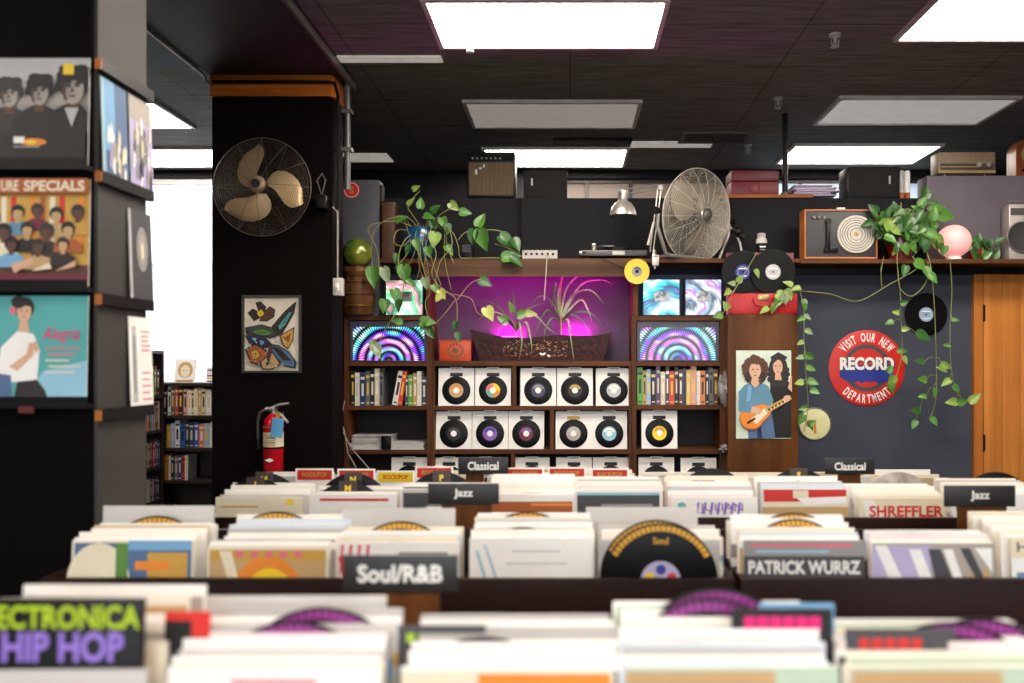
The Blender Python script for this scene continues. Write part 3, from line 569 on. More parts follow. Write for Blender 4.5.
# desk lamp
lp = thing('desk_lamp', (X(651, 5.40), 5.40, ZS), 'silver spring-arm desk lamp clamped to the shelf, shade pointing down', 'lamp')
u = 5.4/F; bx, bz = X(651, 5.4), ZS
def L_(px, py, dy=0.): return (X(px, 5.4)-bx, dy, Z(py, 5.4)-bz)
q = MB(); q.tube([L_(654, 262, -.06), L_(654, 270, -.06)], .006, STEEL); q.cyl(L_(654, 250), L_(654, 258), .014, STEEL); q.box(-.0, .045, -.075, .02, .0, .012, STEEL, bev=.003); q.box(.0, .045, -.075, -.06, -.06, -.001, STEEL, bev=.003); q.build('clamp', lp)
q = MB()
for o_ in (0, 3.2): q.tube([L_(650+o_, 252), L_(658+o_, 190)], .005, STEEL, 8)
q.tube([L_(648, 245), L_(654, 222)], .009, WIRE, 8); q.build('lower_arm', lp)
q = MB()
for o_ in (0, 4): q.tube([L_(661, 185+o_), L_(628, 189+o_*1.1)], .005, STEEL, 8)
q.cyl(L_(660.5, 188, -.014), L_(660.5, 188, .014), .018, STEEL, 14); q.build('upper_arm', lp)
q = MB(); c = L_(623, 216); q.lathe([(13.6*u, 0), (13.2*u, .02), (11.5*u, .055), (8.2*u, .085), (5.2*u, .098), (4.6*u, .105), (4.9*u, .11), (4.7*u, .165), (3*u, .178), (.001, .18)], mat('lamp_shade_silver', (206, 200, 192), .3, .7), 32, Matrix.Translation(c)); q.build('shade', lp)
q = MB(); q.sphere((c[0], 0, c[2]+.045), .03, WHITE, 16, 10); q.build('bulb', lp)
# silver fan
def fan_cage(mb, R_, depth, rings, spokes, wire, mt, both=True):
    def prof(t): return depth*(1-t**2.6)
    for sgn in ((-1, 1) if both else (-1,)):
        for i in range(rings):
            t = .16+.84*(i+1)/rings; mb.ring((0, sgn*prof(t) if t < 1 else 0, 0), R_*t, wire, mt, 'y', 40, 3)
        for i in range(spokes):
            a = 2*pi*i/spokes
            mb.tube([(cos(a)*R_*t, sgn*(prof(t)+wire*1.5), sin(a)*R_*t) for t in (.15, .35, .55, .75, .9, 1.)], wire*1.5, mt, 4)
    mb.ring((0, 0, 0), R_*1.01, wire*3.2, mt, 'y', 56, 6)
def blades(mb, n, R_, a0, mt, sweep=.9, pitch=.1, wr=1.0):
    for k in range(n):
        a_ = a0+2*pi*k/n; vs = []; fs = []; nr = 10; nw = 7
        for i in range(nr+1):
            t = i/nr; r = R_*(.14+.74*t)
            half = .62*wr*sin(pi*(.2+.79*t))**.75
            mid = a_+sweep*t**1.2
            for j in range(nw+1):
                s = j/nw*2-1; a = mid+s*half; vs.append((r*cos(a), s*pitch*R_*(.6+.4*t), r*sin(a)))
        for i in range(nr):
            for j in range(nw): q0 = i*(nw+1)+j; fs.append((q0, q0+1, q0+nw+2, q0+nw+1))
        o = len(vs); vs += [(v[0], v[1]+.003, v[2]) for v in vs]; fs += [tuple(reversed([i+o for i in f])) for f in fs]
        mb.add(vs, fs, mt)
fz = Z(211.5, 5.33); fr = .312; yaw = radians(36)
fn = thing('floor_fan', (X(697, 5.42), 5.50, ZS), 'large round silver fan with wire cage, on the shelf beside the desk lamp', 'fan', rz=yaw)
cz = fz-ZS
T0 = Matrix.Translation((0, -.02, cz)) @ Matrix.Rotation(radians(8), 4, 'X') @ Matrix.Rotation(radians(-6), 4, 'Y')
def build_T(mb, name, par, T): mb.v = [tuple(T @ Vector(v)) for v in mb.v]; return mb.build(name, par)
q = MB(); fan_cage(q, fr*.985, .085, 26, 18, .0011, WIRE); build_T(q, 'cage', fn, T0)
FB = mat('fan_blade_silver', (150, 138, 122), .45, .1)
for k in range(3):
    q = MB(); blades(q, 1, fr, .9+k*2*pi/3, FB, -.8, .1, 1.); build_T(q, 'blade', fn, T0)
q = MB(); q.lathe([(.001, .105), (.022, .104), (.034, .1), (.042, .09), (.044, .07)], GREYM, 24, axis='y'); q.ring((0, -.092, 0), .047, .008, STEEL, 'y', 24, 6); build_T(q, 'hub', fn, T0)
q = MB(); q.lathe([(.05, -.07), (.075, -.1), (.075, -.19), (.05, -.215), (.001, -.22)], SATIN, 24, axis='y'); build_T(q, 'motor', fn, T0)
q = MB(); FT = mat('fan_stand_silver', (200, 194, 184), .35, .7)
q.tube([(-fr*1.06, 0, cz), (-fr*1.06, .01, cz-.1), (-fr*.8, .02, .03), (-fr*.7, .02, .016), (fr*.7, .02, .016), (fr*.8, .02, .03), (fr*1.06, .01, cz-.1), (fr*1.06, 0, cz)], .012, FT, 10)
q.tube([(-fr*.7, -.0, .016), (-fr*.7, .13, .014)], .011, FT, 8); q.tube([(fr*.7, .0, .016), (fr*.7, .13, .014)], .011, FT, 8); q.build('stand', fn)
for s_ in (-1, 1): q = MB(); q.cyl((s_*fr*1.02, 0, cz), (s_*fr*1.16, 0, cz), .02, SATIN, 12, .026); q.build('knob', fn)
Mi = (Matrix.Translation((X(697, 5.42), 5.50, ZS)) @ Matrix.Rotation(yaw, 4, 'Z')).inverted()
def fl_(px, py, d): return tuple(Mi @ Vector(P(px, py, d)))
q = MB(); q.tube([fl_(728, 226, 5.6), fl_(734, 230, 5.6), fl_(740, 243, 5.6), fl_(743, 258.5, 5.6)], .008, FT, 8); q.build('rear_leg', fn)
q = MB(); q.sphere(fl_(738, 232, 5.57), .028, SATIN, 14, 10, (1, 1, 1.3)); q.cyl(fl_(732, 229, 5.57), fl_(744, 238, 5.57), .018, SATIN, 12); q.build('clamp_knob', fn)
# bottle
bt = thing('bottle', (X(762, 5.46), 5.475, ZS), 'small white and black bottle standing behind the red record case', 'bottle')
u = 5.5/F*1.25; q = MB(); q.lathe([(4.2*u, 0), (4.4*u, .004), (4.4*u, 14*u), (4*u, 16*u), (2.6*u, 17.5*u), (2.6*u, 18.5*u)], mat('bottle_white', (226, 222, 216), .35), 20); q.build('body', bt)
q = MB(); q.lathe([(3.3*u, 17.2*u), (3.3*u, 20*u), (2.4*u, 20.8*u), (.001, 20.9*u)], mat('bottle_cap', (206, 200, 196), .4), 16); q.build('cap', bt)
q = MB(); q.lathe([(4.45*u, 3.*u), (4.45*u, 12.5*u)], SATIN, 20); q.rect(-2.4*u, 2.4*u, 9*u, 10*u, I['white'], -4.55*u); q.rect(-2*u, 2*u, 7*u, 7.6*u, I['grey'], -4.55*u); q.build('label', bt)
# open red record case and its two discs
rc = thing('record_case', (X(763, 5.33), 5.331, Z(314, 5.33)+.0005), 'open red record case with brass clasp, on top of the plywood post', 'case')
u = 5.33/F; RED = mat('red_leatherette', (196, 34, 38), .4, scale=40, bump=.1); q = MB(); hw = 34.5*u; hh = 20.5*u
q.box(-hw, hw, 0, .012, 0, hh, RED, bev=.004); q.box(-hw, hw, .078, .086, 0, hh, RED); q.box(-hw, -hw+.012, .0122, .0778, 0, hh, RED); q.box(hw-.012, hw, .0122, .0778, 0, hh, RED); q.box(-hw+.0122, hw-.0122, .0122, .0778, 0, .012, RED); q.build('body', rc)
q = MB(); q.box(-hw, hw, .0865, .0945, .03, 63*u, mat('case_lining', (110, 28, 40), .5), bev=.003); q.build('lid', rc)
q = MB(); BR = mat('brass', (190, 160, 104), .35, .7); q.box(-5.5*u, 5.5*u, -.006, -.0005, hh-7*u, hh-1.2*u, BR, bev=.002); q.cyl((-2.5*u, -.008, hh-4*u), (-2.5*u, -.005, hh-4*u), .006, STEEL, 10); q.cyl((2.5*u, -.008, hh-4*u), (2.5*u, -.005, hh-4*u), .006, STEEL, 10); q.build('clasp', rc)
q = MB(); q.tube([(-10*u, -.004, hh-5.5*u), (-10.5*u, -.02, hh-8*u), (-8*u, -.03, hh-12*u), (0, -.032, hh-13.5*u), (8*u, -.03, hh-12*u), (10.5*u, -.02, hh-8*u), (10*u, -.004, hh-5.5*u)], .006, mat('red_handle', (150, 26, 30), .4), 8); q.build('handle', rc)
def disc(name, px, py, d, rad, lab, label, y_off, grp=None, tilt=0.):
    t_ = thing(name, (X(px, d), d, Z(py, d)-rad), label, 'record', grp); T = Matrix.Translation((0, 0, rad)) @ Matrix.Rotation(tilt, 4, 'X')
    q = MB(); pr = [(.004, -.002), (.004, .002), (.05, .0026)]
    for i in range(12): r = .052+(rad-.056)*i/11; pr += [(r, .0018), (r+(rad-.056)/24, .0014)]
    pr += [(rad, .0006), (rad, -.001)]
    q.lathe(pr, VINYL, 56, T, 'y'); q.build('disc', t_)
    l = MB(); l.ell(0, 0, .05, .05, lab, -.0032, 36, T=T); l.arc(0, 0, .034, .036, 0, 2*pi, I['white'], -.0035, 28, T=T); l.rect(-.03, .03, .018, .026, I['white'], -.0035, T=T); l.rect(-.026, .026, -.028, -.023, I['white'], -.0035, T=T); l.ell(0, 0, .006, .006, BLACK, -.0038, 14, T=T); l.build('label', t_); return t_
disc('vinyl_record', 743, 272, 5.385, 21.5*5.385/F, I['blue'], 'black record with bright blue label standing in the open red case', 0)
disc('vinyl_record', 773, 272, 5.365, 22.5*5.365/F, mat('silver_label', (200, 196, 192), .3, .5), 'black record with shiny silver label standing in the open red case', 0)
disc('vinyl_record', 926, 314.5, 5.712, 21.5*5.712/F, mat('pale_blue_label', (150, 178, 206), .5), 'black record with pale blue label pinned on slate wall beneath the plants', 0)
# yellow single leaning on the fascia
yr = thing('yellow_record', (X(637, 5.38), 5.385, Z(284, 5.38)), 'bright yellow single with grey label hung at the end of the fascia board', 'record')
r = 12.6*5.38/F; q = MB(); q.lathe([(.018, 0), (.018, .002), (r*.5, .0026), (r, .0016), (r, 0)], mat('yellow_vinyl', (244, 204, 30), .3, coat=.4), 44, Matrix.Translation((0, 0, r)), 'y'); q.build('disc', yr)
q = MB(); q.arc(0, r, .012, r*.42, 0, 2*pi, I['grey'], -.0034, 30); q.arc(0, r, r*.2, r*.34, .4, 2.4, I['dgrey'], -.0037, 12); q.ell(0, r-.0, .012, .012, BLACK, -.0037); q.build('label', yr)
tag(MB().tube([(X(600, 5.4), 5.405, ZS-.0), (X(618, 5.39), 5.395, ZS-.05), (X(632, 5.385), 5.39, ZS-.09)], .0025, SATIN, 5).build('hanging_cord'), 'thin black cord running along the fascia to the yellow record', 'cord')
# portable record player standing upright
rp = thing('record_player', (X(841, 5.45), 5.45, ZS-.003), 'portable record player standing upright, tan edged, with cream platter', 'record player')
u = 5.45/F; hw = 36.5*u; ht = 50*u; TAN = mat('tan_case_edge', (214, 128, 62), .45); q = MB()
q.box(-hw, hw, .0, .12, .006, .016, TAN); q.box(-hw, hw, 0, .12, ht-.009, ht, TAN); q.box(-hw, -hw+.009, 0, .12, .016, ht-.009, TAN); q.box(hw-.009, hw, 0, .12, .016, ht-.009, TAN); q.box(-hw+.009, hw-.009, .1, .118, .016, ht-.009, TAN); q.build('case', rp)
q = MB().box(-hw+.0095, hw-.0095, .008, .0995, .0165, ht-.0095, mat('deck_grey', (66, 64, 66), .5, scale=60), bev=.002).build('deck', rp)
q = MB(); c = (15*u, 0, 25*u); T = Matrix.Translation((c[0], 0, c[2])); q.lathe([(.001, .006), (18.5*u, .006), (19*u, .002), (19*u, -.008)], mat('platter_cream', (214, 206, 192), .5), 48, T, 'y'); q.build('platter', rp)
q = MB()
for rr in (6, 9, 11.5, 14, 16.3): q.arc(0, 0, (rr-.32)*u, (rr+.32)*u, 0, 2*pi, I['dgrey'], -.0064, 40, T=T)
q.ell(0, 0, 2.6*u, 2.6*u, I['tan'], -.0064, 20, T=T); q.ell(0, 0, .6*u, .6*u, BLACK, -.0068, 10, T=T); q.build('mat', rp)
q = MB(); q.cyl((-13*u, .008, 38*u), (-13*u, -.014, 38*u), 3*u, SATIN, 16); q.box(-15*u, -11.2*u, -.012, .006, 9*u, 36*u, SATIN, bev=.003); q.box(-17*u, -3*u, -.01, .007, 7*u, 12*u, SATIN, bev=.003); q.build('tonearm', rp)
for dx in (-27, -22, -17):
    q = MB(); q.cyl((dx*u, .008, 42*u), (dx*u, -.008, 42*u), 1.5*u, GREYM, 12); q.build('knob', rp)
q = MB(); q.tube([(-9*u, .05, ht), (-8*u, .05, ht+.018), (8*u, .05, ht+.018), (9*u, .05, ht)], .006, SATIN, 8); q.box(-4*u, 4*u, .0, .02, ht+.0005, ht+.012, STEEL); q.build('handle', rp)
for dx in (-20, 20): MB().cyl((dx*u, .05, 0), (dx*u, .05, .0065), .012, SATIN, 12).build('foot', rp)
# pink globe lamp
gp = thing('globe_lamp', (X(957, 5.42), 5.47, ZS-.003), 'glowing pink globe lamp on the high shelf beside the red plant pot', 'lamp')
q = MB(); r = 16.6*5.42/F; q.sphere((0, 0, r+.012), r, glow('pink_globe', (255, 172, 168), .28), 36, 22); q.build('globe', gp); MB().lathe([(.05, 0), (.05, .016), (.04, .022)], WHITE, 24).build('base', gp)
# big grey-mauve cabinet at the end
gc = MB(); gc.box(X(925.5, 5.58), 3.62, 5.56, 5.715, ZS, Z(176, 5.57), mat('mauve_grey_paint', (98, 90, 100), .7, var=.15, scale=4), bev=.004)
tag(gc.build('grey_cabinet'), 'wide plain mauve-grey cabinet on the high shelf, behind pink globe and boombox', 'cabinet')
# tan radio on it
ra = thing('radio', (X(965, 5.6), 5.575, Z(176, 5.57)+.0005), 'flat tan vintage radio on top of the mauve-grey cabinet', 'radio')
u = 5.6/F; q = MB(); hw = 28.5*u; q.box(-hw, hw, 0, .12, 3*u, 24*u, mat('radio_tan', (132, 112, 86), .5, scale=30), bev=.006); q.build('body', ra)
q = MB(); q.box(-hw*.93, hw*.95, -.004, -.0005, 6*u, 12.5*u, mat('radio_dial', (70, 58, 46), .35)); q.rect(-hw*.9, hw*.4, 8.8*u, 9.4*u, I['tan'], -.0045); q.build('dial', ra)
q = MB(); q.box(-hw, hw, -.005, -.0005, 2.9*u, 5.6*u, mat('radio_gold_trim', (170, 142, 100), .4, .4)); q.build('trim', ra)
for dx in (11.5, 20.5): q = MB(); q.cyl((dx*u, -.0045, 11*u), (dx*u, -.018, 11*u), 2.4*u, STEEL, 14); q.build('knob', ra)
for dx in (-20, 20): q = MB(); q.cyl((dx*u, .03, 0), (dx*u, .03, 3.2*u), .006, STEEL, 8); q.build('foot', ra)
wr = thing('wooden_radio', (X(1027, 5.6), 5.575, Z(176, 5.57)+.0005), 'arched wooden radio cut by the picture edge, on the mauve-grey cabinet', 'radio')
q = MB(); vs = []; n = 14; hw = 13*u; pts = [(-hw, 0)]+[(-hw*cos(pi*i/n), 24*u+sin(pi*i/n)*14*u) for i in range(n+1)]+[(hw, 0)]
k_ = len(pts); vs = [(a, 0, b) for a, b in pts]+[(a, .12, b) for a, b in pts]; q.add(vs, [tuple(range(k_-1, -1, -1)), tuple(range(k_, 2*k_))]+[(i, (i+1) % k_, k_+(i+1) % k_, k_+i) for i in range(k_)], wood('radio_wood', (138, 74, 38), (96, 48, 24), 2, .35)); q.build('body', wr)
q = MB(); q.ell(0, 22*u, 8*u, 9*u, mat('radio_cloth', (150, 120, 84), .8), -.001); q.build('grille', wr)
for dx in (-5, 5): q = MB(); q.cyl((dx*u, 0, 6*u), (dx*u, -.014, 6*u), 2*u, SATIN, 12); q.build('knob', wr)
# boombox at the edge
bo = thing('boombox', (X(1045, 5.44), 5.44, ZS-.003), 'silver boombox with round speaker at the edge of the high shelf', 'boombox')
u = 5.44/F; hw = 36*u; q = MB(); q.box(-hw, hw, 0, .1, 0, 55*u, mat('boombox_silver', (186, 176, 172), .4, .3), bev=.006); q.build('body', bo)
for s_ in (-1, 1):
    q = MB(); T = Matrix.Translation((s_*23*u, 0, 22*u)); q.lathe([(.001, .002), (13*u, .003), (14.5*u, .008), (15.5*u, .006), (15.5*u, -.001)], mat('speaker_mesh', (62, 58, 58), .6, scale=90), 36, T, 'y'); q.ring((s_*23*u, -.006, 22*u), 15*u, .006, STEEL, 'y', 36, 6); q.build('speaker', bo)
q = MB(); q.box(-8*u, 8*u, -.004, -.0005, 10*u, 34*u, SATIN); q.build('cassette_door', bo); q = MB(); q.box(-hw+.01, hw-.01, -.004, -.0005, 44*u, 51*u, mat('boombox_dial', (90, 84, 84), .3)); q.build('dial', bo)
q = MB(); q.tube([(-hw+.02, .05, 55*u), (-hw+.02, .05, 55*u+.03), (hw-.02, .05, 55*u+.03), (hw-.02, .05, 55*u)], .008, STEEL, 8); q.build('handle', bo)
# ================================================================ things on the partition ledge
ZL = PT+.0005; LD = 5.735
am = thing('guitar_amplifier', (X(491, LD), LD, ZL), 'small guitar amplifier with tan grille cloth on the ledge', 'amplifier')
u = LD/F; hw = 24*u; ht = 47*u; q = MB(); q.box(-hw, hw, 0, .22, .008, ht, SATIN, bev=.008); q.build('cabinet', am)
q = MB(); q.box(-hw+.014, hw-.014, -.003, -.0003, 3.4*u, 36*u, mat('grille_cloth', (104, 84, 58), .8, scale=240, stretch=(1, 1, .02), c2=(80, 64, 44))); q.build('grille', am)
q = MB(); q.box(-hw+.012, hw-.012, -.003, -.0003, 37.5*u, 43*u, BLACK)
q.build('control_panel', am)
for i in range(7): q = MB(); x = -hw+.04+i*.032; q.cyl((x, -.003, 40*u), (x, -.014, 40*u), .007, GREYM, 10); q.build('knob', am)
q = MB(); q.rect(-16*u, -13.5*u, 24*u, 29*u, I['silver'], -.004); q.rect(-12*u, -9*u, 29*u, 31*u, I['silver'], -.004); q.rect(-8*u, -6*u, 31*u, 34*u, I['silver'], -.004); q.build('badge', am)
q = MB(); q.tube([(-.06, .1, ht), (-.05, .1, ht+.012), (.05, .1, ht+.012), (.06, .1, ht)], .007, SATIN); q.build('handle', am)
for s_ in (-1, 1): q = MB(); q.cyl((s_*(hw-.03), .04, 0), (s_*(hw-.03), .04, .0085), .014, SATIN, 10); q.build('foot', am)
for px, w_, h_, lb, bx_ in ((545.5, 43.5, 28.5, 'wide black speaker on the ledge beside the guitar amplifier', -15), (874, 52, 32, 'wide black speaker on the ledge beside the plastic-wrapped papers', 17)):
    s_ = thing('ledge_speaker', (X(px, LD), LD, ZL), lb, 'speaker'); hw = w_/2*u; ht = h_*u
    q = MB(); q.box(-hw, hw, 0, .2, 0, ht, SATIN, bev=.005); q.build('cabinet', s_); q = MB(); q.box(-hw+.01, hw-.01, -.006, -.0005, .01, ht-.01, mat('black_grille', (24, 22, 22), .85, scale=90), bev=.002); q.build('grille', s_)
    q = MB(); q.box(bx_*u*.9-.006, bx_*u*.9+.006, -.009, -.0065, ht*.45, ht*.7, I['silver']); q.build('badge', s_)
s_ = thing('red_case', (X(755, LD), LD, ZL+.0225), 'dark red two-part carrying case on the ledge behind the fan', 'case'); hw = 24*u; ht = 25*u
q = MB(); q.box(-hw, hw, 0, .2, 0, ht*.56, mat('dark_red_case', (122, 24, 42), .45), bev=.006); q.build('body', s_); q = MB(); q.box(-hw, hw, 0, .2, ht*.575, ht, mat('dark_red_lid', (108, 20, 38), .45), bev=.006); q.build('lid', s_)
q = MB(); q.ring((0, -.003, ht*.3), .036, .003, mat('red_emboss', (150, 50, 62), .4), 'y', 24, 5); q.ell(0, ht*.3, .014, .014, MATS['red_emboss'], -.002); q.build('emblem', s_)
tag(MB().box(X(698, LD), X(812, LD), LD-.03, LD+.24, ZL, ZL+.022, wood('ledge_board_orange', (190, 116, 54), (140, 80, 36), 0)).build('ledge_board'), 'short orange-brown board on the ledge under the red case', 'board')
q = MB()
PLS = mat('lilac_plastic', (188, 176, 204), .3, coat=.3)
for i in range(6): q.box(X(796, LD)+R.uniform(-.02, .02), X(834, LD)+R.uniform(-.02, .05), LD+R.uniform(0, .02), LD+.2, ZL+.0225+i*.013, ZL+.0225+i*.013+.011, PLS, bev=.003)
tag(q.build('paper_bundle'), 'plastic-wrapped lilac bundle of papers beside the black pole on the ledge', 'papers')
for px, col, lb in ((903, 'silver', 'slim pale cylinder standing beside the black ledge speaker, closer'), (909, 'white', 'slim whitish cylinder standing at the end of the ledge')):
    o_ = thing('canister', (X(px, LD), LD+.03, ZL), lb, 'canister'); q = MB(); q.lathe([(.018, 0), (.019, .005), (.019, .19), (.016, .2), (.001, .201)], I[col], 16); q.build('body', o_); q = MB(); q.lathe([(.0195, .0), (.0195, .045)], I['rust'], 16); q.build('base', o_)
cb_ = MB(); cb_.box(X(518, 5.71), X(521.5, 5.71), 5.70, 5.718, Z(250, 5.71), PT, BLACK); tag(cb_.build('cable_cover'), 'vertical black cable cover on the wall behind the mixer', 'cable')
# ================================================================ on the column
u = 4.82/F
wf = thing('wall_fan', (X(262, 4.64), 4.64, Z(187, 4.64)), 'large dark wire-cage fan with three tan blades mounted on the black column', 'fan')
r = 48.5*4.64/F; q = MB(); fan_cage(q, r, .075, 24, 12, .0009, DARKWIRE); q.build('cage', wf)
FB2 = mat('fan_blade_tan', (206, 176, 132), .4, .25)
for a in (2.62, .52, 4.72): q = MB(); blades(q, 1, r, a, FB2, -.95, .09, 1.12); q.build('blade', wf)
q = MB(); q.lathe([(.001, .098), (.028, .097), (.044, .088), (.048, .07)], mat('hub_tan', (150, 128, 104), .4, .3), 24, axis='y'); q.lathe([(.026, .0985), (.026, .0992), (.001, .0995)], SATIN, 20, axis='y'); q.build('hub', wf)
q = MB(); q.cyl((0, .06, 0), (0, .165, 0), .055, SATIN, 20, .045); q.build('motor', wf)
q = MB(); q.box(.0, .05, .12, .178, -.02, .02, SATIN); q.tube([(.03, .15, 0), (.2, .15, -.03), (.31, .15, -.05)], .014, SATIN, 8); q.box(.27, .33, .1, .178, -.1, -.02, SATIN, bev=.006); q.tube([(.3, .12, -.03), (.33, .1, .06), (.31, .1, .1), (.28, .1, .06), (.3, .12, -.02)], .004, GREYM, 5); q.build('bracket', wf)
# framed butterfly print
fp = thing('framed_print', (X(272, 4.81), 4.815, Z(373, 4.81)), 'framed print of colourful butterflies on the black column beneath the fan', 'picture')
hw = 29.5*u; ht = 77.5*u; q = MB(); b = .013
for a in ((-hw, hw, 0, b), (-hw, hw, ht-b, ht)): q.box(a[0], a[1], -.018, 0, a[2], a[3], mat('frame_charcoal', (58, 58, 56), .4))
q.box(-hw, -hw+b, -.018, 0, b, ht-b, MATS['frame_charcoal']); q.box(hw-b, hw, -.018, 0, b, ht-b, MATS['frame_charcoal']); q.build('frame', fp)
q = MB(); q.box(-hw+b, hw-b, -.006, -.001, b, ht-b, mat('print_paper', (238, 226, 208), .7)); y = [-.0062]
def lay(): y[0] -= .0002; return y[0]
def wing(px, py, pts, col):    # pts in photo pixels
    sgn = sum((pts[i][0]*pts[(i+1) % len(pts)][1]-pts[(i+1) % len(pts)][0]*pts[i][1]) for i in range(len(pts)))
    if sgn > 0: pts = pts[::-1]
    n = len(pts); cx = sum(p[0] for p in pts)/n; cy = sum(p[1] for p in pts)/n
    for k_, c_ in ((1.08, 'dark'), (.9, col)): q.poly([((cx+(a-cx)*k_-272)*u, (373-cy-(b_-cy)*k_)*u) for a, b_ in pts], I[c_], lay())
    for i in range(n):    # veins towards the rim
        ex, ey = cx+(pts[i][0]-cx)*.86, cy+(pts[i][1]-cy)*.86; dx, dy = ex-cx, ey-cy; L_n = max(sqrt(dx*dx+dy*dy), .01); ox_, oy_ = -dy/L_n*.22, dx/L_n*.22
        p_ = [(cx-ox_, cy-oy_), (ex-ox_*.4, ey-oy_*.4), (ex+ox_*.4, ey+oy_*.4), (cx+ox_, cy+oy_)]
        q.poly([((a-272)*u, (373-b_)*u) for a, b_ in p_][::-1], I['black'], lay())
wing(0, 0, [(248, 313), (253, 309), (257, 311), (260, 318), (254, 321)], 'dark'); wing(0, 0, [(256, 303), (261, 302), (266, 307), (264, 315), (259, 312)], 'dark'); wing(0, 0, [(263, 313), (270, 307), (275, 310), (274, 317), (268, 321), (260, 321)], 'brown'); wing(0, 0, [(257, 313), (262, 309), (265, 314), (260, 318)], 'yellow')
wing(0, 0, [(273, 326), (285, 312), (294, 304), (296, 303), (294, 314), (289, 323), (283, 333), (278, 334)], 'dark'); wing(0, 0, [(278, 327), (290, 312), (293, 311), (286, 325), (280, 331)], 'teal'); wing(0, 0, [(247, 328), (262, 325), (273, 328), (279, 335), (270, 338), (255, 335), (248, 334)], 'dgrey'); wing(0, 0, [(251, 331), (264, 329), (275, 333), (268, 336), (256, 334)], 'green')
wing(0, 0, [(247, 336), (256, 335), (266, 338), (274, 346), (264, 348), (251, 344)], 'navy'); wing(0, 0, [(252, 338), (258, 338), (256, 342)], 'lb'); wing(0, 0, [(260, 340), (266, 342), (262, 346)], 'sky')
wing(0, 0, [(247, 350), (256, 344), (266, 350), (272, 358), (262, 366), (252, 362)], 'rust'); wing(0, 0, [(251, 352), (258, 349), (262, 356), (256, 360)], 'gold'); wing(0, 0, [(281, 336), (288, 332), (295, 328), (294, 340), (289, 349), (284, 345)], 'gold'); wing(0, 0, [(285, 338), (292, 334), (290, 342)], 'rust')
wing(0, 0, [(268, 344), (280, 346), (290, 352), (297, 362), (296, 368), (286, 366), (276, 356)], 'steelblue'); wing(0, 0, [(274, 347), (282, 349), (292, 360), (284, 360)], 'dark'); wing(0, 0, [(262, 362), (274, 352), (282, 364), (274, 369), (264, 369)], 'tan'); wing(0, 0, [(270, 350), (272, 343), (274, 350), (270, 364), (268, 364)], 'brown')
for k_ in range(26): a = R.uniform(249, 295); b_ = R.uniform(338, 368); q.ell((a-272)*u, (373-b_)*u, R.uniform(.003, .007), R.uniform(.002, .005), I[R.choice(['orange', 'navy', 'tan', 'cream', 'lb', 'brown'])], lay(), 8, R.uniform(0, 3))
q.build('print', fp)
# fire extinguisher, hanging on the column
fe = thing('fire_extinguisher', (X(272.5, 4.72), 4.735, Z(471, 4.72)), 'red fire extinguisher with blue tag hanging on the black column', 'fire extinguisher')
u = 4.72/F; q = MB(); FR = mat('extinguisher_red', (206, 22, 38), .25, coat=.6); rr = 9.8*u
q.lathe([(rr*.9, 0), (rr, .008), (rr, 46*u), (rr*.92, 51*u), (rr*.6, 55*u), (rr*.36, 57*u)], FR, 32); q.build('tank', fe)
q = MB(); q.lathe([(rr*1.006, 24.5*u), (rr*1.006, 39*u)], mat('extinguisher_label', (232, 224, 196), .5), 32)
for k_ in range(5): q.rect(-.03, .03, (26+k_*2.4)*u, (26.9+k_*2.4)*u, I['dgrey'] if k_ % 2 else I['gold'], -rr*1.02)
q.build('label', fe); q = MB(); q.lathe([(rr*1.007, 22.3*u), (rr*1.007, 24.2*u)], BLACK, 32); q.poly([(-.03, 11.5*u), (0, 9.5*u), (.022, 11.5*u), (0, 13.5*u)], WHITE, -rr*1.03); q.build('band', fe)
q = MB(); q.cyl((0, 0, 56*u), (0, 0, 62*u), .02, STEEL, 16); q.box(-.014, .014, -.03, .03, 60*u, 64*u, STEEL, bev=.003); q.cyl((-.02, -.0, 62*u), (-.045, -.0, 62*u), .012, STEEL, 10); q.build('valve', fe)
q = MB(); q.tube([(-.01, 0, 63*u), (.03, 0, 66*u), (.09, 0, 67.5*u)], .008, STEEL, 8); q.tube([(.0, 0, 61*u), (.05, 0, 55*u), (.085, 0, 48*u)], .007, STEEL, 8); q.build('handle', fe)
q = MB(); q.tube([(-.04, 0, 62*u), (-.075, -.01, 58*u), (-.088, -.01, 48*u), (-.084, -.01, 32*u)], .009, mat('hose_rubber', (66, 62, 60), .4), 8); q.cyl((-.084, -.01, 32*u), (-.083, -.01, 22*u), .010, SATIN, 10, .014); q.build('hose', fe)
q = MB(); q.box(-.014, .052, -.067, -.065, 35*u, 54*u, mat('blue_tag', (96, 170, 220), .5), Matrix.Rotation(radians(6), 4, 'Y')); q.box(.006, .026, -.066, -.0645, 54*u, 60*u, mat('tag_string', (180, 140, 60), .7), Matrix.Rotation(radians(6), 4, 'Y')); q.build('tag', fe)
q = MB(); q.box(-.03, .03, .056, .084, 30*u, 58*u, GREYM); q.ring((0, 0, 44*u), rr*1.02, .004, GREYM, 'z', 28, 5); q.build('bracket', fe)
